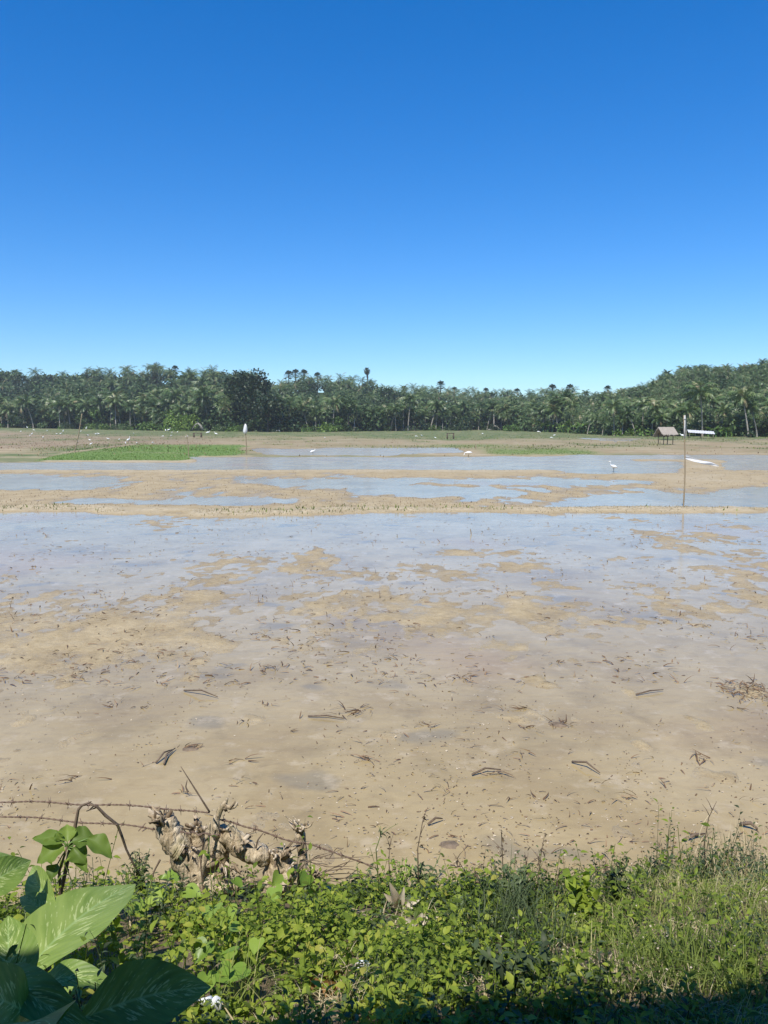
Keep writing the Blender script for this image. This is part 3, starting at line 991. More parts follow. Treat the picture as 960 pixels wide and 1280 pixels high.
def straws(name, label, n_, ylo, yhi, l0, l1, wr, mat, lift=.004, clus=.0, tint=(0, 1)):
    q = 1 / rng.uniform(1 / yhi, 1 / ylo, n_)
    x = rng.uniform(-.62, .62, n_) * q
    if clus:
        k = fbm(x * 1.0, q * .8, 77, 3) + rng.normal(0, .25, n_) > clus
        x, q = x[k], q[k]
    k = q > edge_y(x) + .15
    x, q = x[k], q[k]
    n_ = len(x)
    z = np.maximum(terrain(x, q)[0], 0) + lift
    ln = rng.uniform(l0, l1, n_) * rng.uniform(.5, 1, n_)
    dirs = np.stack([rng.normal(0, 1, n_), rng.normal(0, .7, n_), rng.normal(.05, .16, n_)], -1)
    Mx = basis(dirs, rng.normal(0, .5, n_)) * ln[:, None, None]
    Mx[:, :, 0] *= (wr / ln * rng.uniform(.6, 1.4, n_))[:, None]
    mb = MB(); mb.scatter(Vs, Fs, Mx, np.stack([x, q, z], -1), rng.uniform(*tint, n_))
    return tag(mb.build(name, mat), label, kind='stuff')


straws('straw_litter', 'short bits of rotting straw strewn over the wet mud', 1500, 4.3, 24, .04, .15, .009, M['straw'], clus=.05, tint=(0, .9))
straws('scattered_straw', 'dark straw bits strewn over the farther half of the paddy', 4200, 8, 24, .05, .18, .014, M['straw'], clus=-.04, tint=(.1, .9))
straws('fine_straw_litter', 'fine dark crumbs of plant matter on the mud', 4200, 4.3, 24, .012, .035, .009, M['straw'], clus=.12, tint=(0, .9))
straws('pale_chaff', 'pale specks of chaff and bubbles on the water', 7000, 4.3, 20, .01, .03, .012, M['chaff'], clus=.22)


def straw_tuft(px, py, n_=9, L=.16, label='', group=None, mat='straw', up=.13):
    loc = G(px, py)
    loc[2] = max(0, float(terrain(np.array(loc[0]), np.array(loc[1]))[0]))
    mb = MB()
    a = rng.uniform(0, 6.28) + rng.normal(0, .55, n_) + math.pi * (rng.random(n_) < .35)
    dirs = np.stack([np.cos(a), np.sin(a) * .8, rng.uniform(-up, up * 2, n_)], -1)
    ln = L * rng.uniform(.5, 1.1, n_)
    Mx = basis(dirs, rng.normal(0, .8, n_)) * ln[:, None, None]
    Mx[:, :, 0] *= (.009 * rng.uniform(.6, 1.6, n_) / ln)[:, None]
    mb.scatter(Vs, Fs, Mx, np.stack([rng.normal(0, L * .4, n_), rng.normal(0, L * .25, n_), np.full(n_, .006)], -1), rng.uniform(0, .75, n_))
    V = np.concatenate(mb.v) + loc
    mb.v = [V]
    o = mb.build('straw_tuft', M[mat], None, True, loc)
    return tag(o, label, 'straw tuft', group)


for px, py, n_, L, lb in [
    (332, 836, 10, .20, 'ragged dark straw tuft in the shallow mud left of the paddy centre'),
    (445, 888, 12, .20, 'straw tuft with a long stick beside a dark puddle mark, mid paddy'),
    (698, 905, 14, .12, 'compact brown straw clump in the murky water right of centre'),
    (237, 934, 8, .14, 'small reddish straw tuft in murky water above the lopped stumps'),
    (455, 951, 9, .14, 'brown straw tuft in the murky water near the puddle mark'),
    (555, 986, 7, .13, 'loose brown straw wisp in the smooth murky water'),
    (653, 886, 8, .12, 'dark pronged straw tuft right of the paddy centre'),
    (150, 880, 6, .14, 'spiky straw tuft in the mud at the left'),
    (918, 885, 5, .12, 'small dark straw stub before the dark weed raft'),
    (610, 966, 4, .22, 'long forked straw lying in smooth murky water'),
    (880, 950, 9, .17, 'thin tangled straw tuft on speckled mud at the right'),
    (785, 1000, 6, .12, 'little dark sprig of straw off the grassy bank')]:
    straw_tuft(px, py, n_, L, lb)
for i in range(44):
    py = 1 / rng.uniform(1 / 1000., 1 / 650.); px = rng.uniform(5, 955)
    straw_tuft(px, py, int(rng.integers(3, 7)), rng.uniform(.08, .15), 'small dark sprig of rotting straw lying on the wet mud', 'straw sprigs scattered over the near paddy')
# the dark raft of weed at the right
loc = G(940, 866)
mb = MB()
m = 190
a = rng.uniform(0, 6.28, m); rr = rng.uniform(0, 1, m) ** .6
P = np.stack([rr * np.cos(a) * .30, rr * np.sin(a) * .36, rng.uniform(0, .05, m) * (1 - rr) + .01], -1) + [loc[0], loc[1], .0]
dirs = np.stack([rng.normal(0, 1, m), rng.normal(0, 1, m), rng.uniform(-.1, .5, m)], -1)
Mx = basis(dirs, rng.normal(0, .7, m)) * rng.uniform(.04, .12, m)[:, None, None]
Mx[:, :, 0] *= .10
mb.scatter(Vs, Fs, Mx, P, rng.uniform(0, .7, m))
tag(mb.build('weed_raft', M['straw'], None, True, (loc[0], loc[1], 0)), 'dark matted raft of rotting weed at the right side of the paddy', 'weed raft')


def stick(px, py, dx, dy, label, r_=.008):
    a, b = G(px, py, .015), G(px + dx, py + dy, .02)
    m = (a + b) / 2 + np.array([0, 0, .02]) + rng.normal(0, .012, 3)
    mb = MB(); tube(mb, [a, m, b], [r_, r_ * .9, r_ * .5], 6, jitter=.15)
    return tag(mb.build('stick', M['twig'], None, True, a), label, 'stick')


stick(590, 968, 36, -6, 'thin stick lying in murky water below the paddy centre')
stick(715, 952, 35, 14, 'slanting thin stick in the murky water right of centre')
stick(205, 955, 14, -20, 'short slanting stick in murky water above the stumps')
stick(195, 953, 20, -16, 'second short stick crossing the slanting one above the stumps')
stick(385, 895, 45, 3, 'dark stick beside the straw tuft with the puddle mark')
stick(230, 863, 42, 8, 'bent pale stick on the mud left of the paddy centre')
stick(855, 1050, 26, -8, 'dark sodden stick near the grassy bank at the right', .010)
stick(795, 868, 34, -6, 'dark stick on the mud at the right, above the compact straw clump')
stick(925, 1030, 22, 6, 'stubby brown stick floating off the grassy bank', .014)
stick(535, 1030, 18, -7, 'submerged twig in murky water above the weedy bank')


def clod(px, py, s, label):
    loc = G(px, py, 0.0)
    nu, nv = 14, 9
    th, ph = np.meshgrid(np.linspace(0, 2 * math.pi, nu), np.linspace(0, math.pi / 2, nv), indexing='ij')
    rad = 1 + .3 * fbm(np.cos(th) * 2 + px, np.sin(th) * 2 + ph * 2, 3, 3)
    V = np.stack([np.cos(th) * np.cos(ph) * rad * s * 1.3, np.sin(th) * np.cos(ph) * rad * s, np.sin(ph) * rad * s * .35 - .01], -1).reshape(-1, 3)
    return tag(mesh_obj('mud_clod', V + loc, grid_faces(nu, nv), M['clod'], None, True, None, None, loc), label, 'mud clod')


clod(698, 906, .07, 'dark wet mud clod under the compact straw clump')
clod(238, 936, .06, 'reddish mud clod under the straw tuft above the stumps')
clod(560, 1056, .06, 'low brown mud clod just off the weedy bank')
clod(402, 818, .045, 'small pale clod left of the paddy centre')

# ------------------------------------------------------------------ poles, flags, huts
def pole(px, py, ptop, pxtop, r0, label, name='bamboo_pole', pale=None, nodes=True, z=0.0):
    b = G(px, py, z); t = D(pxtop, ptop, b[1])
    o = thing(name, label, 'pole', b)
    L = np.linalg.norm(t - b)
    s = np.linspace(-.12, 1, 14)
    P = (t - b)[None] * s[:, None]
    P[:, 0] += .012 * L * np.sin(s * 4)
    mb = MB()
    rad = np.interp(s, [0, 1], [r0, r0 * .7]) * np.where(np.arange(14) % 3 == 0, 1.18, 1)
    tube(mb, P, rad, 8)
    mb.build('shaft', M['bamboo'], o)
    return o, b, t


o, b, t = pole(854, 637, 519, 856, .021, 'tall thin bamboo pole on the earth bund carrying a white plastic streamer')
top = t - b
mb = MB(); tube(mb, [top * .76, top * .88, top * 1.0], [.024, .027, .024], 10)
tube(mb, [top * .955, top * .972], [.036, .036], 10)
mb.build('pale_sleeve', M['sleeve'], o.children[0])
# streamer tied to the pole
yb = b[1]
ctr = np.array([(855, 571), (862, 573), (868, 575), (874, 577), (881, 579), (888, 579), (893, 581), (899, 582.5)])
wid_ = np.array([2.8, 3.4, 3.4, 3.0, 3.4, 3.0, 2.2, .6])
mb = MB()
up = []
for i, ((cx, cy), w_) in enumerate(zip(ctr, wid_)):
    c = D(cx, cy, yb + .10 * math.sin(i * 1.3))
    for u in np.linspace(-1, 1, 5):
        up.append(c + np.array([0, .02 * math.sin(u * 3 + i * 1.1), -u * w_ * .0165]))
mb.add(up, grid_faces(8, 5), .5)
so = mb.build('streamer', M['plastic'], None, True, np.array(D(855, 571, yb)))
md = so.modifiers.new('thick', 'SOLIDIFY'); md.thickness = .004
sb = so.modifiers.new('sub', 'SUBSURF'); sb.levels = 2; sb.render_levels = 2
tag(so, 'long white plastic strip blowing to the right from the bamboo pole', 'streamer')
so.name = 'plastic_streamer'

o, b, t = pole(308, 569, 531, 306.5, .045, 'dark pole with a white cloth tied at its tip, beside the green seedbed', 'flag_pole')
fl = []
for i, (xl, xr, yy) in enumerate([(306, 307.5, 529.8), (305, 308.5, 532.5), (304.2, 309.2, 536), (303.8, 309, 539.5), (304.5, 307.8, 542)]):
    for u in np.linspace(0, 1, 5):
        fl.append(D(xl + (xr - xl) * u, yy, b[1] - .12 + .08 * math.sin(u * 5 + i)))
mb = MB(); mb.add(fl, grid_faces(5, 5), .5)
so = mb.build('white_flag', M['plastic'], None, True, np.array(t))
so.modifiers.new('thick', 'SOLIDIFY').thickness = .006
tag(so, 'limp white cloth hanging at the tip of the dark pole beside the seedbed', 'flag')
pole(93, 566, 517, 103, .05, 'leaning dark bamboo pole at the left edge of the green seedbed')
pole(236, 571, 543, 233.5, .04, 'thin leaning stake at the corner of the green seedbed', 'wooden_stake')
pole(594.5, 562, 555, 594.5, .06, 'short dark stump post alone on the grassy mud, middle distance', 'wooden_stake')
pole(589, 668, 661, 588, .012, 'tiny dark stake poking out of the near paddy water', 'wooden_stake')

# thatched hut on stilts
hb = G(833, 556)
th = R(15)
hut = thing('field_hut', 'small open field hut on stilts with a grey thatched gable roof', 'hut', hb, None, th)
hw, hd_ = 2.2, 1.5
for sx_ in (-.78, .48):
    for sy_ in (-.55, .55):
        mb = MB(); tube(mb, [(sx_, sy_, -.15), (sx_ + .02, sy_, .7), (sx_, sy_, 1.55)], [.055, .05, .045], 7)
        mb.build('post', M['wood'], hut)
mb = MB()
for i in range(9): box(mb, (-.15, -.6 + i * .15, .62), (1.55, .13, .03))
mb.build('platform', M['wood'], hut)
mb = MB()
box(mb, (-.15, -.55, 1.45), (1.7, .06, .07)); box(mb, (-.15, .55, 1.45), (1.7, .06, .07)); box(mb, (-.15, 0, 2.02), (2.1, .06, .06))
mb.build('roof_beam', M['wood'], hut)


def thatch(mb, a, b, c, d, nu, nv, thick=.10):
    """a thatched slope: ridge a-b, eave d-c, layered courses with ragged ends"""
    V = []
    for i in range(nv + 1):
        for j in range(nu + 1):
            u, v = j / nu, i / nv
            P = (np.array(a) * (1 - u) + np.array(b) * u) * (1 - v) + (np.array(d) * (1 - u) + np.array(c) * u) * v
            P = P + np.array([0, 0, .03 * ((i % 3) == 0) + rng.normal(0, .012)])
            if i == nv: P = P + np.array([0, 0, rng.normal(0, .04)])
            V.append(P)
    V = np.array(V); m = len(V)
    V2 = V - np.array([0, 0, thick])
    F = grid_faces(nv + 1, nu + 1)
    mb.add(np.concatenate([V, V2]), np.concatenate([F, F[:, ::-1] + m]), .5)
    w_ = nu + 1
    edge = [(j, j + 1) for j in range(nu)] + [(nv * w_ + j + 1, nv * w_ + j) for j in range(nu)] + [((i + 1) * w_, i * w_) for i in range(nv)] + [(i * w_ + nu, (i + 1) * w_ + nu) for i in range(nv)]
    mb.add(np.concatenate([V, V2]), [[p_, q_, q_ + m, p_ + m] for p_, q_ in edge], .5)


mb = MB(); thatch(mb, (-1.25, 0, 2.12), (.95, 0, 2.12), (.95, -1.0, 1.25), (-1.25, -1.0, 1.25), 22, 9)
mb.build('thatch_slope', M['thatch'], hut)
mb = MB(); thatch(mb, (.95, 0.02, 2.10), (-1.25, 0.02, 2.10), (-1.30, 1.0, 1.0), (.95, 1.0, 1.0), 22, 9)
mb.build('thatch_slope', M['thatch'], hut)

# lean-to with a pale tin roof under the palms
lb_ = D(876, 547, 136.0)
ln_ = thing('lean_to', 'open lean-to with a sloping pale tin roof under the palms right of the bamboo pole', 'shed', lb_, None, R(-14))
mb = MB()
nu = 40
V = []
for i in range(2):
    for j in range(nu + 1):
        u = j / nu
        V.append((-2.1 + 4.2 * u, -.9 + 1.8 * i, .88 - .28 * u + .45 * i + .025 * math.sin(j * 1.6)))
V = np.array(V)
mb.add(V, grid_faces(2, nu + 1), .5); mb.add(V - [0, 0, .02], grid_faces(2, nu + 1)[:, ::-1], .5)
mb.build('tin_roof', M['tin'], ln_)
for sx_ in (-1.9, 0, 1.9):
    for sy_ in (-.8, .8):
        mb = MB(); tube(mb, [(sx_, sy_, -.2), (sx_, sy_, .82 - .07 * (sx_ + 2.1) + .22 * (sy_ + .8))], .05, 6)
        mb.build('post', M['wood'], ln_)

# small wooden frames standing in the grass
def rack(px, py, w_, h_, label, z=0.0):
    b = G(px, py, z)
    o = thing('wooden_rack', label, 'rack', b)
    for s_ in (-1, 1):
        for q_ in (-.4, .4):
            mb = MB(); tube(mb, [(s_ * w_ / 2, q_, -.2), (s_ * w_ / 2, q_, h_)], .09, 6)
            mb.build('leg', M['dtrunk'], o)
    mb = MB()
    for q_ in (-.4, 0, .4): box(mb, (0, q_, h_ + .05), (w_ * 1.15, .16, .1))
    mb.build('crossbar', M['dtrunk'], o)
    return o


rack(247, 547, 1.3, .75, 'low dark wooden frame on the grass left of the white flag')
o = rack(563, 549, 1.0, .9, 'small dark wooden frame in the grass near the isolated dark bush')
# pale bent trunk behind the frame
a, c, e = D(240, 537, 232), D(247.5, 529, 232), D(254, 537.5, 232)
mb = MB(); tube(mb, [a, a * .4 + c * .6 + [0, 0, .35], c, c * .5 + e * .5 + [0, 0, .25], e], [.12, .16, .2, .3, .36], 8)
tag(mb.build('fallen_palm_trunk', M['trunk'], None, True, a), 'pale fallen palm trunk bent like an arch at the forest edge', 'tree trunk')
for px, py, lb in [(614, 537, 'pale fallen log at the foot of the middle palms'), (622, 536, 'thin pale slanting log beside the fallen log under the palms')]:
    a = D(px - 4, py - (4 if px > 620 else 0), 262); e = D(px + 4, py + 1.5, 262)
    mb = MB(); tube(mb, [a, (a + e) / 2 + [0, 0, .2], e], [.16, .2, .16], 7)
    tag(mb.build('log', M['trunk'], None, True, a), lb, 'log')

# ------------------------------------------------------------------ egrets
def egret_mesh(pose):
    mb = MB()
    if pose == 0:      # standing tall, neck in an S
        P = [(.40, .66), (.36, .655), (.30, .665), (.26, .66), (.235, .62), (.25, .56), (.235, .50), (.19, .44), (.12, .40), (.02, .37), (-.10, .34), (-.20, .31), (-.28, .28)]
    elif pose == 1:    # neck drawn in
        P = [(.34, .53), (.30, .53), (.25, .54), (.21, .535), (.19, .51), (.20, .48), (.19, .45), (.16, .42), (.11, .40), (.02, .38), (-.10, .35), (-.20, .32), (-.28, .29)]
    else:              # stooping to feed
        P = [(.47, .10), (.44, .135), (.40, .18), (.375, .215), (.36, .26), (.37, .31), (.34, .35), (.27, .37), (.16, .38), (.02, .38), (-.10, .38), (-.20, .38), (-.29, .37)]
    rad = [.004, .010, .016, .030, .026, .021, .022, .030, .065, .095, .085, .05, .012]
    pts = np.array([(a, 0, b_) for a, b_ in P])
    tube(mb, pts, rad, 10)
    nb = mb.n
    for s in (-1, 1):
        tube(mb, [(.02, s * .03, .33), (.00, s * .035, .2), (.02, s * .035, .0)], [.014, .009, .009], 5)
        tube(mb, [(.02, s * .035, .008), (.075, s * .04, .004)], [.008, .004], 4)
    V = np.concatenate(mb.v); F = np.concatenate(mb.f)
    me = mesh_data('egret', V, F, M['egret'], True)
    me.materials.append(M['bill']); me.materials.append(M['eleg'])
    mi = np.zeros(len(F), np.int32)
    mi[:20] = 1
    mi[F.min(1) >= nb] = 2
    me.polygons.foreach_set('material_index', mi)
    return me


EG = [egret_mesh(k) for k in range(3)]


def egret(px, py, hpx, pose, label, group=None, face=0, zz=None):
    b = G(px, py)
    if b[1] > 290 or b[1] < 0:
        d = ray(px, py); b = d * (285 / d[1]) + [0, 0, CAMH]
    z = float(terrain(np.array(b[0]), np.array(b[1]))[0])
    if z > 0.0:
        d = ray(px, py); t_ = (z - CAMH) / d[2]; b = d * t_ + [0, 0, CAMH]
    z = max(float(terrain(np.array(b[0]), np.array(b[1]))[0]), -.05)
    b[2] = z
    o = bpy.data.objects.new('egret', EG[pose]); COL.objects.link(o)
    o.location = b
    hh = hpx * b[1] / FPX / (.68 if pose == 0 else .56 if pose == 1 else .48)
    hh = min(max(hh, .9), 2.0) * (.82 if group else .9)
    o.scale = (hh,) * 3
    o.rotation_euler = (0, 0, face)
    return tag(o, label, 'bird', group)


egret(767, 590, 16, 0, 'large white egret wading alone in the water left of the bamboo pole', None, R(200))
egret(586, 571, 8, 2, 'white egret stooping on the wet mud below the small wooden frame', None, R(180))
egret(391, 568, 8, 1, 'white egret wading in the small pond right of the white flag', None, R(20))
egret(853, 549, 8, 1, 'white egret right behind the bamboo pole near the hut', None, R(180))
egret(108, 538, 6, 0, 'tall white egret standing before the dark foot of the left trees', None, R(90))
egret(160.5, 554, 9, 0, 'tall white egret standing upright on the bund at the back of the seedbed', None, R(70))
egret(211, 540, 6, 0, 'white egret, taller of a pair before the olive bush', None, R(40))
egret(207, 540.5, 5, 1, 'white egret, shorter of a pair before the olive bush', None, R(120))
egret(260, 544, 6, 1, 'white egret in the grass just right of the low wooden frame', None, R(0))
egret(270, 545, 6, 0, 'white egret in the grass halfway between wooden frame and white flag', None, R(170))
for px, py, h_, p_ in [(34, 536, 4, 1), (26, 539, 3, 1), (42, 538, 3, 2), (59, 539, 3, 2), (79, 540.5, 5, 0), (40, 544, 5, 0), (38, 546, 3, 2), (54, 549, 5, 1), (71, 544, 3, 2), (76, 544, 4, 1), (97, 554, 5, 1),
                       (101, 540, 3, 1), (110, 546, 4, 1), (112, 552, 4, 1), (120, 545, 4, 2), (123, 544, 4, 1), (135, 551, 5, 1), (149, 552, 5, 1), (157, 556, 4, 2), (171, 556, 4, 2), (191, 556, 4, 2), (114, 558, 3, 1), (215, 542, 3, 1), (222, 542, 4, 1), (204, 547, 3, 2), (214, 546, 3, 2), (167, 543, 2.5, 2), (234, 547, 3, 2)]:
    egret(px, py, h_, p_, 'small white egret scattered over the brown field around the green seedbed', 'egrets scattered over the far field', rng.uniform(0, 6.28))
for px, py, h_, p_ in [(346, 540, 3, 1), (349, 540, 3, 2), (527, 546.5, 4, 1), (520, 547, 3, 2), (603, 544, 4, 1), (693, 546, 4, 1), (689, 549, 3, 2), (673, 542, 4, 2), (406, 549, 3, 2), (544, 549, 3, 1)]:
    egret(px, py, h_, p_, 'small white egret far off on the grass strip right of the white flag', 'egrets on the far grass strip', rng.uniform(0, 6.28))

# ------------------------------------------------------------------ the bank: ground cover
Lw = [leaf_t([.1, .75, 1, .7, .08], .35, .35, .62), leaf_t([.1, .8, .9, .5, .05], .3, .5, .45)]


def bank_pts(n_, x0, x1, y0=1.5, y1=4.45):
    x = rng.uniform(x0, x1, n_); q = rng.uniform(y0, y1, n_)
    k = q < edge_y(x) - .03
    return x[k], q[k]


def leafy(name, label, x, q, h0, h1, leaves, L0, L1, mat, tint, tmpl=0, stems=True):
    """small weeds: a stem with leaves in turning pairs"""
    m = len(x)
    z = bank_z(x, q)
    H = rng.uniform(h0, h1, m) * (.45 + 1.3 * sstep(-.35, .45, fbm(x * 2.3, q * 2.3, 82, 3)))
    tl = np.clip(tint + .38 * fbm(x * 2.1, q * 2.1, 81, 3) + rng.normal(0, .15, m), 0, 1)
    lean = rng.normal(0, .25, (m, 2))
    P0 = np.repeat(np.stack([x, q, z], -1), leaves, 0)
    i = np.tile(np.arange(leaves), m)
    f = (i + 1) / leaves
    HH = np.repeat(H, leaves)
    ph = np.repeat(rng.uniform(0, 6.28, m), leaves)
    az = ph + i * 2.2 + rng.normal(0, .3, len(i))
    L = P0 + np.stack([np.repeat(lean[:, 0], leaves) * HH * f, np.repeat(lean[:, 1], leaves) * HH * f, HH * f], -1)
    el = rng.normal(.25, .35, len(i)) + f * .3
    dirs = np.stack([np.cos(az) * np.cos(el), np.sin(az) * np.cos(el), np.sin(el)], -1)
    ln = rng.uniform(L0, L1, len(i)) * (1.15 - .4 * f)
    L = L + dirs * (ln * .35)[:, None]
    V, F = Lw[tmpl]
    mb = MB()
    mb.scatter(V, F, basis(dirs, rng.normal(0, .35, len(i))) * ln[:, None, None], L, np.clip(np.repeat(tl, leaves) + rng.normal(0, .12, len(i)), 0, 1))
    if stems:
        sv = np.array([(-.5, 0, 0), (.5, 0, 0), (.35, 0, 1), (-.35, 0, 1)])
        Mx = np.zeros((m, 3, 3))
        aa = rng.uniform(0, 3.14, m)
        Mx[:, 0, 0] = np.cos(aa) * .004; Mx[:, 1, 0] = np.sin(aa) * .004
        Mx[:, 0, 2] = lean[:, 0] * H; Mx[:, 1, 2] = lean[:, 1] * H; Mx[:, 2, 2] = H
        mb.scatter(sv, [[0, 1, 2, 3]], Mx, np.stack([x, q, z], -1), tl * .6)
    return tag(mb.build(name, mat), label, kind='stuff')


def dens(x, q, cx, cy, r_):
    return np.exp(-(((x - cx) / r_) ** 2 + ((q - cy) / r_) ** 2))


bare = [(-.16, 3.05, .17), (.62, 3.15, .18), (-.22, 2.62, .12), (.95, 2.95, .22), (-1.5, 2.5, .15), (.12, 3.55, .13), (-.62, 3.2, .11), (.42, 2.72, .18), (1.3, 3.3, .2), (-.45, 2.45, .10)]


def bare_f(x, q):
    b_ = np.zeros_like(x)
    for cx, cy, r_ in bare: b_ = np.maximum(b_, dens(x, q, cx, cy, r_))
    return b_


# broad-leaved weeds: thick at the left and middle, thinning to the right
x, q = bank_pts(7600, -4.5, 1.6)
k = (rng.random(len(x)) < np.clip(1.05 - sstep(-.1, 1.0, x) * .95, 0, 1)) & (bare_f(x, q) < rng.uniform(.3, .8, len(x))) & (fbm(x * 2.2, q * 2.2, 83, 3) > -.14 + rng.normal(0, .08, len(x)))
k &= ~((x < -1.25) & (q > edge_y(x) - .35) & (rng.random(len(x)) < .5))
leafy('leafy_weeds', 'yellow-green broad-leaved weeds covering the bank', x[k], q[k], .05, .15, 7, .018, .052, M['weed'], .80)
x, q = bank_pts(900, -4.5, .6)
k = (bare_f(x, q) < .4) & (fbm(x * 1.2, q * 1.2, 85, 3) > .0)
leafy('large_leafy_weeds', 'larger soft-leaved weeds among the bank cover', x[k], q[k], .06, .16, 5, .035, .068, M['weed'], .85)
x, q = bank_pts(6000, -1.0, 4.5)
k = (rng.random(len(x)) < sstep(-.8, .3, x) * (1 - .82 * sstep(.6, 1.5, x))) & (bare_f(x, q) < .5)
leafy('narrow_leafed_weeds', 'narrow-leaved small weeds on the bank', x[k], q[k], .04, .13, 8, .02, .048, M['weed'], .5, 1)
x, q = bank_pts(1500, -4, 4.5, 3.6)
k = (q > edge_y(x) - .45) & ((x > -.35) | (rng.random(len(x)) < .25))
leafy('edge_weeds', 'dark small-leaved weeds along the water edge', x[k], q[k], .04, .14, 9, .015, .04, M['greyweed'], .5, 1)

# a second, duller kind in patches, and starry taller sprigs
x, q = bank_pts(3200, -4.5, 3.2)
k = (fbm(x * 1.7, q * 1.7, 89, 3) > .12) & (bare_f(x, q) < .4)
leafy('dull_green_weeds', 'dull dark green weeds in patches among the bright ones', x[k], q[k], .08, .20, 9, .018, .045, M['greyweed'], .55, 1)
x, q = bank_pts(420, -4.5, 1.6)
leafy('sprig_weeds', 'taller starry-leaved sprigs standing out of the bank cover', x, q, .16, .30, 10, .03, .06, M['weed'], .78, 1)


# grass
def grass(name, label, x, q, h0, h1, w_, mat, t0, t1, bend=.9, kind='stuff'):
    m = len(x)
    z = bank_z(x, q) - .01
    bl = [blade_t(5, b_, 1.0) for b_ in (bend * .5, bend, bend * 1.5)]
    mb = MB()
    sel = rng.integers(0, 3, m)
    for j, (V, F) in enumerate(bl):
        kk = sel == j
        H = rng.uniform(h0, h1, kk.sum()) * rng.uniform(.6, 1, kk.sum())
        Mx = zrot(rng.uniform(0, 6.28, kk.sum())) * H[:, None, None]
        Mx[:, :, 0] *= (w_ / H * rng.uniform(.7, 1.3, kk.sum()))[:, None]
        tt = np.clip(rng.uniform(t0, t1, kk.sum()) + .3 * fbm(x[kk] * 1.8, q[kk] * 1.8, 87, 3), 0, 1)
        mb.scatter(V, F, Mx, np.stack([x[kk], q[kk], z[kk]], -1), tt)
    return tag(mb.build(name, mat), label, kind=kind)


x, q = bank_pts(60000, -.4, 4.6)
k = rng.random(len(x)) < sstep(.2, 1.5, x) * np.clip(.75 + .8 * fbm(x * 1.3, q * 1.3, 91, 3), .12, 1) * (1 - .8 * bare_f(x, q))
grass('bank_grass', 'green grass over the right half of the bank', x[k], q[k], .07, .18, .0045, M['grass'], .42, .95)
x, q = bank_pts(9000, -4.5, .6)
k = rng.random(len(x)) < .75 * np.clip(.5 + fbm(x * 1.3, q * 1.3, 93, 3), 0.05, 1)
grass('thin_grass', 'thin grass between the broad-leaved weeds', x[k], q[k], .08, .22, .004, M['grass'], .3, .9)
x, q = bank_pts(34000, -2.5, 4.6)
pr = .85 * bare_f(x, q) + .55 * sstep(.4, 1.3, x) * (fbm(x * 1.6, q * 1.6, 95, 3) > .15) + .75 * sstep(1.2, 1.9, x) * sstep(3.5, 4.0, q) + .03
k = rng.random(len(x)) < pr
grass('dry_bank_grass', 'bleached dry grass in patches on the bank', x[k], q[k], .05, .16, .0042, M['drygrass'], .1, .9, 1.6)
# flat straw on bare patches
x, q = bank_pts(9000, -3, 4)
k = rng.random(len(x)) < .8 * bare_f(x, q) + .05
x, q = x[k], q[k]
m = len(x)
dirs = np.stack([rng.normal(0, 1, m), rng.normal(0, 1, m), rng.normal(0, .15, m)], -1)
Mx = basis(dirs, rng.normal(0, .5, m)) * rng.uniform(.05, .15, m)[:, None, None]
Mx[:, :, 0] *= .05
mb = MB(); mb.scatter(Vs, Fs, Mx, np.stack([x, q, bank_z(x, q) + .012], -1), rng.uniform(.1, 1, m))
tag(mb.build('bank_straw', M['drygrass']), 'flattened straw on the bare patches of the bank', kind='stuff')
# white seed heads over the grass at the right
x = rng.normal(1.45, .5, 80); q = rng.normal(3.0, .35, 80)
mb = MB()
Vd, Fd = np.array([(-.5, -.5, 0), (.5, -.5, 0), (.5, .5, .3), (-.5, .5, .3)]), [[0, 1, 2, 3]]
k = q < edge_y(x) - .15
x, q = x[k], q[k]
mb.scatter(Vd, Fd, zrot(rng.uniform(0, 6, len(x))) * .007, np.stack([x, q, bank_z(x, q) + rng.uniform(.12, .2, len(x))], -1), np.full(len(x), 1.0))
tag(mb.build('grass_seed_heads', M['deadleaf']), 'tiny white seed heads over the bright grass', kind='stuff')


# ------------------------------------------------------------------ individual plants of the bank
def bp(px, py):
    """point on the bank seen at this place of the photo"""
    d = ray(px, py)
    for t_ in np.linspace(1.5, 7, 1200):
        P = np.array([0, 0, CAMH]) + d * t_
        if P[2] <= float(bank_z(np.array(P[0]), np.array(P[1]))): break
    e = float(edge_y(np.array(P[0]))) - .05
    if P[1] > e:
        P = np.array([P[0] * e / P[1], e, 0])
    P[2] = float(bank_z(np.array(P[0]), np.array(P[1])))
    return P


def grass_tuft(px, py, n_, h0, h1, label, mat='grass', t=(.2, .7), w_=.006, spread=.05, bend=.8, group=None):
    b = bp(px, py)
    o_m = MB()
    for V, F in (blade_t(6, bend * .4), blade_t(6, bend), blade_t(6, bend * 1.5)):
        m = n_ // 3
        H = rng.uniform(h0, h1, m)
        Mx = zrot(rng.uniform(0, 6.28, m)) * H[:, None, None]
        Mx[:, :, 0] *= (w_ / H)[:, None]
        o_m.scatter(V, F, Mx, b + np.stack([rng.normal(0, spread, m), rng.normal(0, spread, m), np.full(m, -.015)], -1), rng.uniform(*t, m))
    return tag(o_m.build('grass_tussock', M[mat], None, True, b), label, 'grass tussock', group)


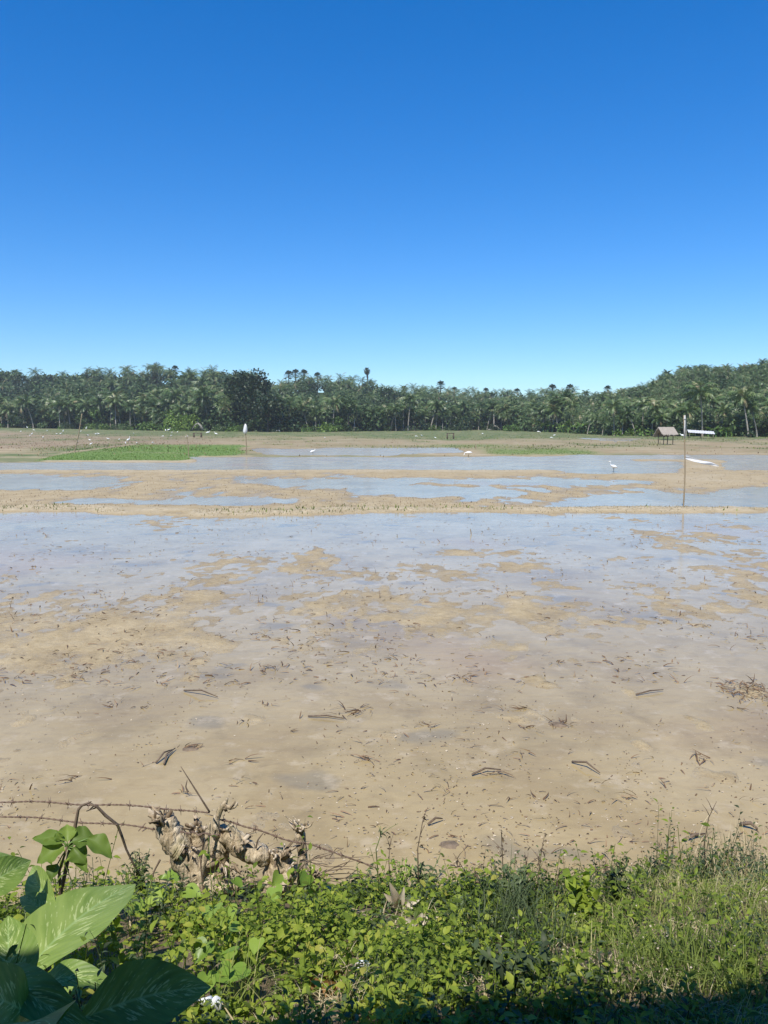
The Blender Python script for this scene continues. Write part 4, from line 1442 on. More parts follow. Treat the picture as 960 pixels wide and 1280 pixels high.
grass_tuft(900, 1235, 260, .16, .34, 'bright fresh green grass tussock at the edge of the dark shade', t=(.35, .8), spread=.14)
grass_tuft(820, 1215, 160, .14, .26, 'smaller bright grass tussock left of the big fresh one', t=(.35, .8), spread=.10)
grass_tuft(500, 1262, 240, .12, .24, 'fine blue-green grass tussock low in the middle of the bank', 'greyweed', (.5, 1), .003, .08)
grass_tuft(650, 1185, 240, .16, .36, 'tall dark blue-green grass tussock under the withered stalks', 'greyweed', (.4, .9), .006, .11, .5)
grass_tuft(300, 1262, 50, .16, .32, 'loose thin grass blades among the yellow-green vine leaves', 'grass', (.5, .95), .005, .07)
grass_tuft(900, 1100, 130, .14, .30, 'straw-coloured dry grass tussock on the bank crest', 'drygrass', (.3, 1), .005, .12, .7)
grass_tuft(945, 1085, 120, .15, .32, 'yellowish dry grass tussock highest on the bank crest', 'drygrass', (.3, .9), .005, .09, .5)
grass_tuft(435, 1255, 50, .10, .18, 'pale withered grass tuft beside the fine blue-green tussock', 'drygrass', (.3, 1), .005, .04)
grass_tuft(845, 1070, 10, .25, .40, 'few long pale grass stems leaning over the water', 'drygrass', (.6, 1), .004, .03, .25)
grass_tuft(820, 1085, 9, .25, .36, 'pair of bleached upright grass stems beside the dark sprig', 'drygrass', (.6, 1), .004, .02, .2)
grass_tuft(40, 1175, 60, .08, .16, 'small grey weed tuft behind the dumb cane', 'greyweed', (.2, .7), .004, .10)


def stalk(pts, label, leafn=14, leafL=.03, mat='redweed', name='withered_stalk', cat='weed', side=.0, r0=.004, y=None, tint=(.1, .9)):
    """a thin weed: stem through photo points at depth y, small leaves along its upper part"""
    b = bp(*pts[0])
    if y is None: y = b[1]
    P = np.array([D(a, c, y) for a, c in pts])
    P[0, 2] = float(bank_z(np.array(P[0, 0]), np.array(P[0, 1]))) - .02
    P[1:, 1] += rng.normal(0, .02, len(P) - 1)
    o = thing(name, label, cat, P[0])
    P = P - P[0]
    mb = MB(); tube(mb, P, np.linspace(r0, r0 * .4, len(P)), 5)
    s = np.linspace(0, 1, len(P))
    for k in range(3):
        q = rng.uniform(.35, .85)
        c = np.array([np.interp(q, s, P[:, a]) for a in range(3)])
        e = c + np.array([rng.normal(0, .05), rng.normal(0, .04), rng.uniform(.03, .08)])
        tube(mb, [c, (c + e) / 2 + [0, 0, .006], e], [r0 * .5, r0 * .4, r0 * .25], 4)
    mb.build('stem', M['twig'] if mat == 'redweed' else M['stem'], o)
    q = rng.uniform(.3, 1, leafn)
    C = np.stack([np.interp(q, s, P[:, a]) for a in range(3)], -1)
    dirs = rng.normal(0, 1, (leafn, 3)) + np.array([0, 0, .3])
    mb = MB()
    V, F = leaf_t([.1, .9, .8, .1], .4, .4, .35)
    mb.scatter(V, F, basis(dirs, rng.normal(0, .6, leafn)) * (leafL * rng.uniform(.6, 1.3, leafn))[:, None, None], C + rng.normal(0, .008, (leafn, 3)), rng.uniform(*tint, leafn))
    mb.build('foliage', M[mat], o)
    return o


stalk([(600, 1120), (588, 1100), (575, 1082), (566, 1062)], 'withered reddish stalk arching left over the water', 12, .035)
stalk([(632, 1115), (629, 1080), (627, 1050), (626, 1035)], 'thin upright withered stalk with tiny crosswise leaves', 12, .03)
stalk([(668, 1125), (672, 1090), (676, 1060), (681, 1040)], 'tallest withered stalk with a brown seed head at its tip', 16, .03)
stalk([(662, 1125), (655, 1095), (660, 1065)], 'forked withered stalk beside the tallest one', 16, .03)
stalk([(690, 1128), (694, 1108), (700, 1086)], 'short bare withered stalk right of the forked one', 8, .03)
stalk([(752, 1115), (755, 1095), (758, 1080)], 'dark stalk with a ragged head of dried leaves', 16, .035)
stalk([(868, 1100), (872, 1085), (876, 1055)], 'dark leafy sprig standing on the grassy crest', 24, .04, 'greyweed')
stalk([(885, 1100), (882, 1060), (884, 1020), (894, 1000)], 'long bare brown stalk curving up over the water', 3, .02)
stalk([(490, 1100), (486, 1075), (488, 1048)], 'dark upright stalk beside the yellow-green weed', 6, .03)
stalk([(524, 1095), (522, 1060), (528, 1030), (530, 1022)], 'slender stalk with pale buds right of the yellow-green weed', 12, .03)
stalk([(475, 1095), (470, 1065), (476, 1042), (478, 1038)], 'slender stalk with a pale flower head left of the yellow-green weed', 12, .03, 'greyweed')
stalk([(640, 1150), (650, 1130), (655, 1100)], 'grey-purple bushy weed at the water edge below the withered stalks', 60, .035, 'greyweed', side=.1)
stalk([(612, 1125), (600, 1105), (595, 1090)], 'low dark crosswise-leaved weed at the water edge', 22, .045, 'redweed')


def bushy(px, py, rad, h_, n_, L, mat, label, tint=(.1, .9), tm=1, name='weed_bush'):
    b = bp(px, py)
    o = thing(name, label, 'weed', b)
    mb, lb = MB(), MB()
    V, F = Lw[tm]
    for k in range(max(5, n_ // 14)):
        a = rng.uniform(0, 6.28); q = rng.uniform(.2, 1) * rad
        tip = np.array([q * math.cos(a), q * math.sin(a), h_ * rng.uniform(.6, 1.1)])
        mid = tip * [.35, .35, .55]
        tube(mb, [(0, 0, -.02), mid, tip], [.004, .003, .0015], 4)
        m = 14
        s = rng.uniform(.25, 1, m)
        C = np.stack([np.interp(s, [0, .5, 1], [0, mid[j], tip[j]]) for j in range(3)], -1)
        dirs = rng.normal(0, 1, (m, 3)) * [1, 1, .6] + [0, 0, .35]
        lb.scatter(V, F, basis(dirs, rng.normal(0, .5, m)) * (L * rng.uniform(.6, 1.3, m))[:, None, None], C, rng.uniform(*tint, m))
    mb.build('stem', M['stem'], o)
    lb.build('foliage', M[mat], o)
    return o


bushy(500, 1100, .10, .26, 190, .026, 'brightweed', 'feathery yellow-green weed standing at the water edge, centre of the bank')
bushy(530, 1105, .16, .20, 200, .04, 'greyweed', 'dull green bushy weed right of the feathery yellow-green one')
bushy(450, 1105, .14, .20, 150, .035, 'greyweed', 'dull green bushy weed left of the feathery yellow-green one')
bushy(640, 1135, .17, .22, 240, .035, 'greyweed', 'dark blue-green bushy weed below the withered stalks')
bushy(725, 1150, .13, .20, 130, .06, 'weed', 'pale green lobed-leaf seedling on the water edge right of the withered stalks', (.5, .8), 0)
bushy(770, 1130, .16, .20, 170, .035, 'greyweed', 'dark reddish-green bushy weed between seedling and grassy crest', (.0, .5))
bushy(176, 1115, .09, .27, 260, .03, 'greyweed', 'dark feathery herb standing left of the lopped stump', (.2, .8))
bushy(30, 1200, .25, .22, 240, .025, 'greyweed', 'grey-green small-leaved shrub behind the dumb cane', (.1, .6))
bushy(380, 1090, .05, .18, 90, .035, 'weed', 'green creeper climbing the thin cut post', (.3, .7))
bushy(640, 1250, .16, .22, 120, .05, 'greyweed', 'dark leafy weed rising from the shade line', (.1, .6))


# vine leaves: heart-shaped, yellow-green
def heart(n_=9):
    V = []
    prof = [(-.12, .30), (0, .46), (.15, .52), (.35, .48), (.6, .34), (.8, .18), (.95, .05), (1, .01)]
    for (s, w_) in prof:
        for u in (-1, -.5, 0, .5, 1):
            yy = s + (.10 if (u == 0 and s < 0) else 0)
            V.append((u * w_, yy, .10 * abs(u) - .22 * max(s, 0) ** 2))
    return np.array(V), grid_faces(len(prof), 5)


HV, HF = heart()


def vine(pts, label, L=.07, mat='vine', name='vine_plant'):
    b = bp(*pts[0])
    o = thing(name, label, 'vine', b)
    mb = MB()
    for i, (px, py) in enumerate(pts):
        g = bp(px, py)
        hgt = rng.uniform(.10, .19)
        c = g + [0, -.03, hgt] - b
        g0 = g - b
        pm = MB(); tube(pm, [g0 + [rng.normal(0, .02), rng.normal(0, .02), -.02], (g0 + c) / 2 + [0, .01, .02], c], [.003, .0025, .002], 5)
        d = np.array([rng.normal(0, .8), rng.normal(-.6, .4), rng.normal(-.15, .25)])
        l_ = L * rng.uniform(.75, 1.25)
        m = MB(); m.scatter(HV, HF, basis(d[None], rng.normal(0, .35, 1)) * l_, c[None], rng.uniform(.2, 1, 1))
        pm.build('petiole', M['petiole'], m.build('leaf', M[mat], o))
    return o


vine([(185, 1125), (205, 1150), (230, 1122), (210, 1170), (192, 1148), (236, 1150), (165, 1160)], 'vine with large yellow-green heart leaves at the left foot of the stump', .11)
vine([(262, 1215), (285, 1215), (275, 1240), (300, 1228), (262, 1255), (310, 1250), (290, 1205), (325, 1225)], 'trailing vine with pale yellowish leaves low beside the big shaded leaf', .075)
vine([(295, 1135), (350, 1130), (385, 1128), (345, 1145), (285, 1160), (270, 1175)], 'vine with bright green leaves in the weeds below the middle of the stump', .08)


# the tree sapling with folded leaves at the left
def shaped_leaf(base, tip, width, normal, prof, nl=14, nw=9, fold=.2, curl=.1, wave=.0, mat=None, parent=None, name='leaf', tint=.5, sag=.0, thick=None):
    base, tip = np.asarray(base, float), np.asarray(tip, float)
    ax = tip - base; L = np.linalg.norm(ax); f = ax / L
    nrm = np.asarray(normal, float); nrm = nrm - f * (nrm @ f); nrm /= np.linalg.norm(nrm)
    sd = np.cross(f, nrm)
    V, U = [], []
    ph = rng.uniform(0, 6)
    for i in range(nl):
        v = i / (nl - 1)
        w_ = np.interp(v, np.linspace(0, 1, len(prof)), prof) * width / 2
        c = base + ax * v + nrm * (sag * L * 4 * v * (1 - v) - curl * L * v ** 2.5)
        for j in range(nw):
            u = -1 + 2 * j / (nw - 1)
            e = fold * abs(u) ** 1.3 * w_ + wave * width * math.sin(v * 16 + ph + (1.5 if u > 0 else 0)) * abs(u) ** 2
            V.append(c + sd * u * w_ * math.cos(fold * .6) + nrm * e)
            U.append((u, v))
    mb = MB(); mb.add(V, grid_faces(nl, nw), tint, U)
    return mb.build(name, mat, parent)


ys = 3.45
sap = thing('sapling', 'young sapling with drooping bright green leaves beside the arched dead branch', 'sapling', D(78, 1125, ys))
ctr = D(84, 1058, ys)
o0 = np.array(sap.location)
mb = MB(); tube(mb, [(0, 0, -.1), (D(74, 1090, ys) - o0), ctr - o0], [.009, .007, .005], 6); mb.build('stem', M['twig'], sap)
pr_ = [.12, .75, 1, .95, .7, .35, .03]
for (bx, by, tx, ty, w_, nr, dy) in [(80, 1052, 40, 1044, .075, (-.1, -.5, .8), .02), (80, 1058, 46, 1075, .12, (-.2, -.6, .7), -.05), (84, 1052, 83, 1030, .085, (.3, -.9, .2), .05), (90, 1052, 120, 1046, .11, (.2, -.4, .8), .03),
                                     (110, 1048, 140, 1068, .09, (.5, -.5, .6), -.03), (92, 1060, 106, 1078, .09, (.4, -.8, .3), -.04), (95, 1068, 108, 1088, .055, (.6, -.7, .1), -.05), (72, 1080, 62, 1100, .07, (-.3, -.8, .4), -.05), (76, 1050, 70, 1040, .04, (0, -.8, .4), .0)]:
    a = D(bx, by, ys) - o0; e = D(tx, ty, ys + dy) - o0
    lf = shaped_leaf(a, a + (e - a) * 1.05, w_ * 1.1, nr, pr_, 14, 9, .5, .22, .06, M['sapling'], sap, 'leaf', rng.uniform(.2, .9))
    m = MB(); tube(m, [ctr - o0 - [0, 0, .01], (ctr - o0 + a) / 2, a], [.0035, .003, .003], 5); m.build('petiole', M['petiole'], lf)

# arched dead branch, broken at its top
ya = 3.5
arch = thing('arched_branch', 'thin dead branch rising and snapped over at the top like an arch', 'branch', D(78, 1110, ya))
o0 = np.array(arch.location)
mb = MB(); tube(mb, [D(a, c, ya) - o0 for a, c in [(74, 1125), (80, 1098), (86, 1068), (93, 1038), (98, 1012), (102, 1007), (114, 1002)]], [.010, .0095, .009, .008, .007, .006, .003], 8, jitter=.15)
mb.build('upright', M['twig'], arch)
mb = MB(); tube(mb, [D(a, c, ya + .02 * i) - o0 for i, (a, c) in enumerate([(112, 1004), (122, 1009), (132, 1020), (147, 1031), (152, 1045), (158, 1062), (168, 1082), (176, 1095)])], [.004, .007, .0075, .0075, .0065, .0055, .0045, .003], 8, jitter=.2)
for a_, e_ in [((122, 1009), (108, 1014)), ((147, 1031), (140, 1030)), ((118, 1007), (112, 1012))]:
    tube(mb, [D(*a_, ya + .02) - o0, D(*e_, ya + .02) - o0], [.004, .002], 5)
mb.build('broken_limb', M['twig'], arch)

# ------------------------------------------------------------------ dumb cane with big variegated leaves
cane = thing('dumb_cane', 'big leafy plant with pale-streaked leaves, half in the shade', 'plant', (-1.0, 2.25, .70))
o0 = np.array(cane.location)
mb = MB(); tube(mb, [(0, 0, -.1), (.02, 0, .0), (.0, .0, .06)], [.03, .03, .025], 9); mb.build('stem', M['petiole'], cane)
lp = [.10, .50, .80, .97, 1, .95, .82, .60, .33, .03]


def cleaf(b3, t3, w_, nr, tint, fold=.28, curl=.12, sag=.06, name='leaf', label=None):
    a = D(*b3) - o0; e = D(*t3) - o0
    lf = shaped_leaf(a, e, w_, nr, lp, 30, 13, fold, curl, .012, M['cane'], cane, name, tint, sag)
    if label: lf['label'] = label
    m = MB(); tube(m, [(0, 0, .02), a * .5 + [0, 0, .03], a, a + (e - a) * .25 + np.array([0, 0, .0])], [.013, .011, .008, .004], 7)
    m.build('petiole', M['petiole'], lf)
    return lf


cleaf((20, 1228, 2.42), (168, 1092, 2.98), .31, (-.25, -.64, .72), .75, .18, .08, .05, label='broad sunlit leaf with pale streaks')
cleaf((100, 1275, 1.95), (262, 1226, 2.05), .19, (.1, -.55, .8), .25, .15, .14, .10, label='broad leaf in deep shade')
cleaf((45, 1240, 2.3), (148, 1222, 2.25), .10, (.1, -.2, .9), .25, .4, .3, .16)
cleaf((70, 1135, 2.75), (36, 1082, 3.0), .115, (-.5, -.6, .6), .8, .3, .05, .05, label='small sunlit leaf with cream blotches')
cleaf((75, 1150, 2.7), (22, 1115, 2.85), .09, (.2, -.5, .8), .6, .3, .10, .03)
cleaf((-60, 1115, 2.6), (34, 1060, 2.9), .185, (-.2, -.6, .8), .65, .25, .15, .06, label='sunlit leaf cut by the picture edge')
cleaf((-40, 1120, 2.55), (44, 1070, 2.75), .13, (.3, -.7, .5), .45, .3, .2, .02)
cleaf((15, 1260, 2.0), (10, 1145, 2.2), .17, (.3, -.9, .2), .3, .3, .0, .04)
cleaf((-20, 1235, 2.0), (110, 1275, 1.75), .12, (.1, -.4, .9), .2, .25, .25, .12)
cleaf((40, 1275, 1.85), (-60, 1230, 1.7), .17, (-.2, -.5, .8), .2, .2, .1, .08)
cleaf((60, 1290, 1.8), (20, 1300, 1.5), .18, (0, -.3, .9), .2, .2, .2, .1)
cleaf((100, 1240, 2.4), (58, 1215, 2.55), .09, (-.2, -.6, .7), .6, .3, .05, .05)

# ------------------------------------------------------------------ lopped stumps (living fence posts)
yt = 4.02
PXM = .00447     # metres per photo pixel at that depth


def limb(mb, pts, rpx, dy=0.0, sides=18, jit=.10):
    P = np.array([D(a, c, yt + dy + (q[2] if len(q) > 2 else 0)) for q in pts for a, c in [q[:2]]])
    s = np.linspace(0, 1, len(P)); m = max(14, len(P) * 5)
    ss = np.linspace(0, 1, m)
    PP = np.stack([np.interp(ss, s, P[:, k]) for k in range(3)], -1)
    for _ in range(3):
        PP[1:-1] = (PP[:-2] + 2 * PP[1:-1] + PP[2:]) / 4
    rr = np.interp(ss, s, rpx) * PXM * (1 + .16 * fbm(ss * 9, ss * 0 + rng.uniform(0, 99), 3, 3))
    return tube(mb, PP - o0, rr, sides, jitter=jit)


def frayed(name, parent, px, py, rpx, n_=16, L=12, dy=0.0, up=(0, 0, 1), spread=.8):
    """a torn-off limb end: flaps and splinters of pale wood"""
    c = D(px, py, yt + dy) - o0
    mb = MB()
    V = np.array([(-.5, 0, 0), (.5, 0, .04), (.42, .5, .06), (-.35, .55, .02), (.22, .9, -.05), (-.12, 1.05, .08)])
    F = [[0, 1, 2, 3], [3, 2, 4, 5]]
    n_ = int(n_ * 1.0)
    a = rng.uniform(0, 6.28, n_)
    off = np.stack([np.cos(a), np.sin(a), 0 * a], -1) * rpx * PXM * rng.uniform(.3, 1.0, n_)[:, None]
    dirs = off / (rpx * PXM) * spread + np.array(up) + rng.normal(0, .3, (n_, 3))
    ln = L * PXM * rng.uniform(.5, 1.3, n_)
    Mx = basis(dirs, rng.uniform(-3, 3, n_)) * ln[:, None, None]
    Mx[:, :, 0] *= rng.uniform(.15, .6, n_)[:, None]
    mb.scatter(V, F, Mx, c + off * 1.0 - np.array(up) * .02, rng.uniform(.1, .95, n_) ** 1.3)
    o = mb.build(name, M['cutwood'], parent, False)
    o.modifiers.new('thick', 'SOLIDIFY').thickness = .006
    return o


st1 = thing('tree_stump', 'lopped grey-brown tree stump with several stubby torn limbs, used as fence post', 'tree stump', D(262, 1135, yt))
o0 = np.array(st1.location)
mb = MB()
limb(mb, [(264, 1145), (263, 1120), (258, 1100), (247, 1082)], [28, 27, 26, 21], 0)
LB = mb.build('trunk', M['bark'], st1)
mb = MB(); limb(mb, [(256, 1105), (238, 1080), (222, 1056), (210, 1038), (206, 1022)], [20, 18, 15, 14, 12], -.02); limb(mb, [(226, 1066), (219, 1062)], [11, 9], -.08)
LB = mb.build('limb', M['bark'], st1)
frayed('torn_end', LB, 200, 1022, 10, 22, 16, -.03, (-.25, -.2, 1))
frayed('torn_end', LB, 196, 1020, 9, 8, 14, -.05, (-1, -.3, .2))
mb = MB(); limb(mb, [(250, 1095), (246, 1070), (247, 1050), (246, 1034)], [15, 11, 9, 8], .03)
LB = mb.build('limb', M['bark'], st1)
frayed('torn_end', LB, 245, 1032, 8, 14, 12, .02, (-.1, -.2, .8))
mb = MB(); limb(mb, [(258, 1125), (250, 1098), (257, 1070), (260, 1045), (263, 1028)], [3.8, 3.5, 3.2, 2.4, .8], -.10, 10)
LB = mb.build('shoot', M['bark'], st1)
mb = MB(); limb(mb, [(272, 1110), (274, 1085), (275, 1060), (276, 1043), (282, 1036)], [13, 12, 11, 10, 8], .0); 
LB = mb.build('limb', M['bark'], st1)
mb = MB(); limb(mb, [(270, 1045), (270, 1025), (276, 1010), (282, 1003), (284, 998)], [4.5, 4.2, 3.6, 2.6, 1.4], -.04, 10); limb(mb, [(281, 1006), (288, 1010), (294, 1008), (297, 1003)], [3, 2.6, 2, .9], -.04, 8)
LB = mb.build('shoot', M['bark'], st1)
frayed('torn_end', LB, 284, 1010, 3, 4, 9, -.06, (0, -.1, .6))
mb = MB(); limb(mb, [(280, 1040), (291, 1048), (302, 1060), (314, 1066), (326, 1068), (331, 1080)], [10, 12, 13, 13, 12, 7], -.03)
limb(mb, [(300, 1062), (297, 1050)], [7, 5], -.08)
LB = mb.build('limb', M['bark'], st1)
frayed('torn_end', LB, 300, 1050, 9, 14, 11, -.05, (.1, -.3, .6))
frayed('torn_end', LB, 285, 1036, 7, 8, 10, -.04, (.2, -.3, .7))
mb = MB(); limb(mb, [(262, 1120), (280, 1108), (300, 1104), (330, 1104)], [12, 9, 7, 4], -.05)
mb.build('root_flare', M['bark'], st1)
frayed('torn_bark', LB, 283, 1085, 10, 14, 12, -.08, (.3, -.6, -.4))
frayed('torn_bark', LB, 233, 1062, 9, 9, 9, -.09, (0, -.8, .2))

st2 = thing('tree_stump', 'shorter leaning stump with a split pale top, right of the many-limbed one', 'tree stump', D(345, 1115, yt))
o0 = np.array(st2.location)
mb = MB(); limb(mb, [(342, 1125), (344, 1105), (348, 1085), (352, 1066)], [19, 18, 15, 13], .0); LB = mb.build('trunk', M['bark'], st2)
mb = MB(); limb(mb, [(352, 1105), (362, 1092), (364, 1078)], [12, 9, 7], -.03); LB = mb.build('limb', M['bark'], st2)
frayed('torn_end', LB, 351, 1066, 11, 20, 15, -.02, (.1, -.3, .8))
frayed('torn_end', LB, 363, 1078, 6, 8, 10, -.05, (.2, -.3, .7))

st3 = thing('fence_post', 'thin cut tree post with a frayed crown of twigs', 'fence post', D(376, 1115, yt))
o0 = np.array(st3.location)
mb = MB(); limb(mb, [(378, 1125), (379, 1095), (378, 1065), (375, 1042), (375, 1032)], [8, 7, 6, 6, 5], .06, 12); LB = mb.build('trunk', M['bark'], st3)
frayed('torn_end', LB, 375, 1033, 6, 18, 12, .05, (0, -.1, 1), 1.0)
for tx, ty in [(392, 1026), (354, 1018), (366, 1020), (384, 1028)]:
    mb = MB(); limb(mb, [(377, 1036), ((377 + tx) / 2 + 3, (1036 + ty) / 2 + 2), (tx, ty)], [1.6, 1.2, .6], .05, 6); mb.build('twig', M['bark'], st3)

st4 = thing('tree_stump', 'small gnarled stub half buried in weeds right of the thin cut post', 'tree stump', D(395, 1110, yt))
o0 = np.array(st4.location)
mb = MB(); limb(mb, [(396, 1125), (394, 1105), (392, 1092)], [9, 8, 7], .0, 12); LB = mb.build('trunk', M['bark'], st4)
frayed('torn_end', LB, 392, 1090, 6, 14, 10, -.02, (0, -.4, .8))

# brushwood right of the stumps
bw = thing('brushwood', 'tangle of thin dead twigs spreading right from the stumps', 'brushwood', D(400, 1095, yt))
o0 = np.array(bw.location)
mb = MB()
for k in range(20):
    a0 = (rng.uniform(372, 420), rng.uniform(1070, 1100)); ex = (a0[0] + rng.uniform(15, 65), a0[1] + rng.uniform(-22, 22))
    md_ = ((a0[0] + ex[0]) / 2, (a0[1] + ex[1]) / 2 - rng.uniform(-6, 8))
    mb = MB(); limb(mb, [a0, md_, ex], [.7, .5, .25], rng.uniform(-.1, .1), 5, .0)
    mb.build('twig', M['twig'], bw)
bw2 = thing('brushwood', 'thin dead twigs leaning on the many-limbed stump', 'brushwood', D(262, 1110, yt))
o0 = np.array(bw2.location)
mb = MB()
for a0, md_, ex in [((262, 1015), (243, 985), (226, 958)), ((235, 990), (232, 984), (234, 975)), ((330, 1100), (320, 1104), (270, 1098)), ((200, 1075), (192, 1090), (188, 1110)), ((300, 1110), (330, 1105), (372, 1108)), ((280, 1115), (268, 1100), (262, 1080)), ((320, 1060), (322, 1050), (330, 1040)), ((255, 1120), (250, 1075), (258, 1030)), ((290, 1120), (310, 1095), (330, 1085)), ((360, 1100), (380, 1080), (400, 1070))]:
    mb = MB(); limb(mb, [a0, md_, ex], [1.2, .9, .4], rng.uniform(-.15, -.05), 6, .0)
    mb.build('twig', M['twig'], bw2)


# ------------------------------------------------------------------ barbed wire
def barbed(pts, label, y0=yt, dy=-.0):
    P = np.array([D(a, c, y0 + dy) for a, c in pts])
    o = thing('barbed_wire', label, 'barbed wire', P[0])
    Q = P - P[0]
    s = np.linspace(0, 1, len(Q)); m = 90
    ss = np.linspace(0, 1, m)
    C = np.stack([np.interp(ss, s, Q[:, k]) for k in range(3)], -1)
    for _ in range(4): C[1:-1] = (C[:-2] + 2 * C[1:-1] + C[2:]) / 4
    C[:, 2] += .006 * np.sin(ss * 21) * np.sin(ss * 3.14)
    tot = np.linalg.norm(Q[-1] - Q[0])
    mb = MB()
    for ph in (0, math.pi):
        a = ss * tot * 90 + ph
        tube(mb, C + np.stack([0 * a, np.cos(a) * .003, np.sin(a) * .003], -1), .0028, 5)
    wr = mb.build('wire', M['rust'], o)
    for q in np.arange(.06, tot - .03, .115):
        c = np.array([np.interp(q / tot, ss, C[:, k]) for k in range(3)])
        mb = MB()
        for k in range(2):
            d = rng.normal(0, 1, 3); d[0] *= .35; d /= np.linalg.norm(d)
            tube(mb, [c - d * .028, c, c + d * .028], [.001, .0026, .001], 4)
        tube(mb, [c - [.007, 0, 0], c + [.007, 0, 0]], .006, 6)
        mb.build('barb', M['rust'], wr)
    return o


barbed([(-160, 1000), (0, 1002), (90, 1004), (190, 1009), (262, 1016)], 'upper strand of rusty barbed wire running left from the stump')
barbed([(-160, 1017), (0, 1020), (90, 1026), (180, 1034), (222, 1040)], 'lower strand of rusty barbed wire running left from the stump', dy=.02)
barbed([(272, 1024), (296, 1029), (330, 1041), (378, 1054), (410, 1062), (470, 1085)], 'strand of rusty barbed wire sagging from the stump to the thin post', dy=-.02)
barbed([(225, 1040), (247, 1042), (276, 1044)], 'short taut piece of barbed wire between two limbs of the stump', dy=-.14)

# ------------------------------------------------------------------ dead leaves, paper, stones
def dead_leaf(px, py, L, wv_, label, mat='deadleaf', n_=3, hgt=.10):
    b = bp(px, py)
    o = thing('dead_leaf', label, 'dead leaf', b + [0, 0, hgt * .3])
    for k, (dx, dz, w_) in enumerate(wv_[:n_]):
        e = np.array([dx, rng.normal(-.02, .02), dz])
        shaped_leaf(np.array([dx * .1, 0, .0]), e, w_, (rng.normal(0, .3), -1, .4), [.3, .9, 1, .8, .5, .1], 10, 7, .55, .15, .05, M[mat], o, 'leaf_blade', rng.uniform(.5, 1))
    return o


dead_leaf(497, 1140, .15, [(-.03, .14, .05), (.03, .11, .045), (.10, .05, .07), (-.06, .08, .04)], 'curled bleached dead leaf standing up among the weeds', n_=4)
dead_leaf(522, 1160, .1, [(.05, .03, .05), (-.05, .04, .05), (.02, .06, .03)], 'second bleached dead leaf lying below the curled standing one')
dead_leaf(418, 1235, .1, [(.06, .05, .07), (-.05, .03, .06)], 'brown curled dead leaf in the weeds near the shade line', 'brownleaf', 2)
dead_leaf(400, 1246, .1, [(.07, .03, .06), (-.05, .04, .05)], 'second brown dead leaf beside the curled brown one', 'brownleaf', 2)
dead_leaf(268, 1232, .1, [(.03, .08, .05), (-.02, -.05, .04)], 'pale torn dead leaf beside the big shaded leaf', 'deadleaf', 2)


def scrap(px, py, s, label, mat, name, cat):
    b = bp(px, py) + [0, 0, .05]
    nu = 12
    V = []
    for i in range(nu):
        for j in range(nu):
            u, v = i / (nu - 1) - .5, j / (nu - 1) - .5
            V.append(b + np.array([u * s + .012 * math.sin(v * 9), -v * s * .45 + .01 * math.sin(u * 14), v * s + .035 * s / .07 * math.sin(u * 11 + v * 5) * .5 + rng.normal(0, .002)]))
    mb = MB(); mb.add(V, grid_faces(nu, nu), .5)
    o = mb.build(name, M[mat], None, False, b)
    o.modifiers.new('thick', 'SOLIDIFY').thickness = .003
    return tag(o, label, cat)


scrap(262, 1276, .07, 'crumpled white plastic scrap at the foot of the big shaded leaf', 'paper', 'plastic_scrap', 'litter')
scrap(452, 1222, .05, 'small pale paper scrap on the bare straw patch', 'paper', 'paper_scrap', 'litter')

# ------------------------------------------------------------------ the house behind the camera, whose eave shades the near bank
house = thing('house', 'house whose porch roof shades the near end of the bank', 'house', (0, -2.2, .95))
o0 = np.array(house.location)
mb = MB(); box(mb, (0, -.1, 1.55), (14, .2, 3.1)); mb.build('wall', M['housewall'], house)
mb = MB(); box(mb, (0, 1.5, .05), (14, 2.7, .2)); mb.build('porch_floor', M['concrete'], house)
EY, EZ = .55, 4.1
V = []
nu = 160
for i in range(2):
    for j in range(nu + 1):
        V.append((-7.5 + 15 * j / nu, (EY + .10 * (-7.5 + 15 * j / nu) if i == 0 else -3.4), (EZ if i == 0 else EZ + .75) + .02 * math.sin(j * 1.7)))
V = np.array(V) - o0
mb = MB(); mb.add(V, grid_faces(2, nu + 1), .5); mb.add(V + [0, 0, -.012], grid_faces(2, nu + 1)[:, ::-1], .5)
mb.build('roof', M['roof'], house)
for xx in (-4.5, 4.5):
    mb = MB(); box(mb, (xx, 2.5, 1.65), (.12, .12, 3.0)); mb.build('post', M['wood'], house)

# ------------------------------------------------------------------ air
hz = bpy.data.materials.new('air'); hz.use_nodes = True
ht = hz.node_tree; ht.nodes.clear()
ho = ht.nodes.new('ShaderNodeOutputMaterial'); pv = ht.nodes.new('ShaderNodeVolumePrincipled')
pv.inputs['Color'].default_value = (.90, .96, 1, 1); pv.inputs['Density'].default_value = .00022
ht.links.new(pv.outputs[0], ho.inputs['Volume'])
mb = MB(); box(mb, (0, 260, 23), (900, 560, 50))
tag(mb.build('haze', hz, None, False), 'thin bluish air over the fields', kind='stuff')

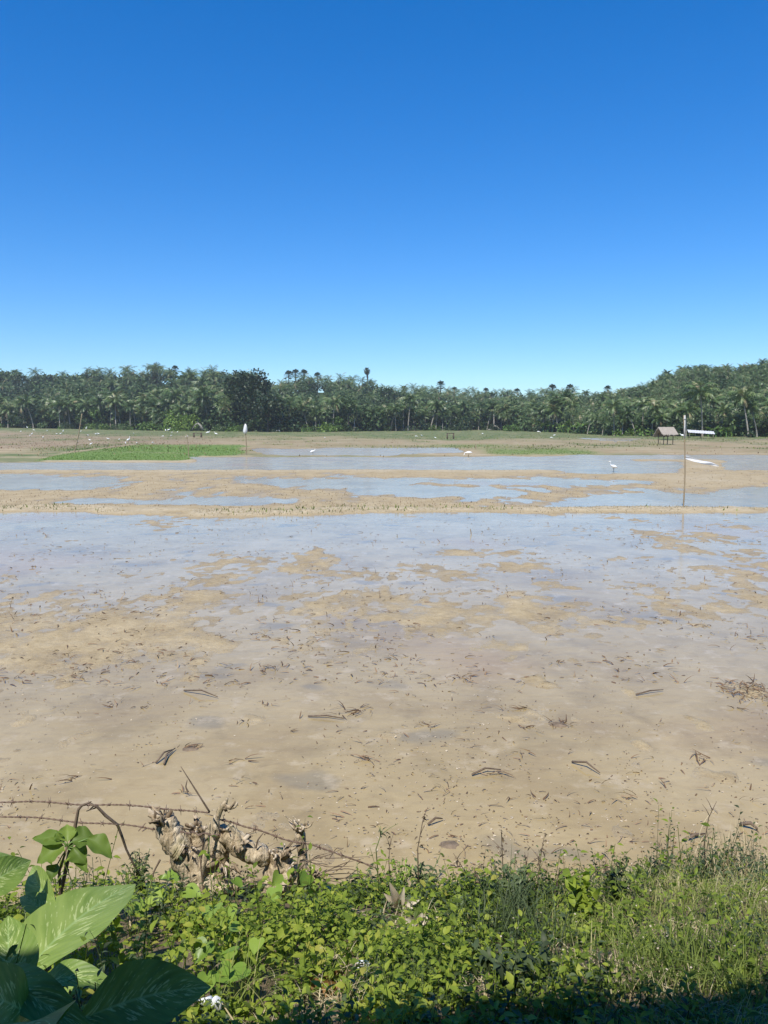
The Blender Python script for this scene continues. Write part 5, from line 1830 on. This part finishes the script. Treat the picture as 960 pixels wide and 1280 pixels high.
# ------------------------------------------------------------------ light
SUN_EL, SUN_AZ = R(57), R(22)      # light travels forward and a little to the right
dl = Vector((math.sin(SUN_AZ) * math.cos(SUN_EL), math.cos(SUN_AZ) * math.cos(SUN_EL), -math.sin(SUN_EL)))
sd = bpy.data.lights.new('sun', 'SUN'); sd.energy = 4.6; sd.angle = R(.53); sd.color = (1, .95, .87)
so = bpy.data.objects.new('sun', sd); COL.objects.link(so)
so.rotation_euler = dl.to_track_quat('-Z', 'Y').to_euler()
so.location = (0, -20, 40)
wd = bpy.data.worlds.new('World'); S.world = wd; wd.use_nodes = True
nt = wd.node_tree; nt.nodes.clear()
sky = nt.nodes.new('ShaderNodeTexSky'); sky.sky_type = 'NISHITA'; sky.sun_disc = False
sky.sun_elevation = SUN_EL; sky.sun_rotation = R(180) + SUN_AZ
sky.air_density = 1.0; sky.dust_density = .0; sky.ozone_density = 4.0; sky.altitude = 0
bg = nt.nodes.new('ShaderNodeBackground'); bg.inputs['Strength'].default_value = .11
ow = nt.nodes.new('ShaderNodeOutputWorld')
hs = nt.nodes.new('ShaderNodeHueSaturation'); hs.inputs['Saturation'].default_value = 1.4; hs.inputs['Value'].default_value = 1.0
nt.links.new(sky.outputs[0], hs.inputs['Color']); gm = nt.nodes.new('ShaderNodeGamma'); gm.inputs['Gamma'].default_value = .90
mu = nt.nodes.new('ShaderNodeMix'); mu.data_type = 'RGBA'; mu.blend_type = 'MULTIPLY'; mu.inputs[0].default_value = 1; mu.inputs[7].default_value = (.74, .97, 1.27, 1)
nt.links.new(hs.outputs[0], gm.inputs[0]); nt.links.new(gm.outputs[0], mu.inputs[6]); nt.links.new(mu.outputs[2], bg.inputs[0]); nt.links.new(bg.outputs[0], ow.inputs[0])

S.view_settings.view_transform = 'Standard'
S.view_settings.look = 'None'
S.view_settings.exposure = 0.45
S.view_settings.gamma = 1
S.cycles.max_bounces = 8
S.cycles.diffuse_bounces = 3
S.cycles.transparent_max_bounces = 8
S.cycles.use_denoising = True
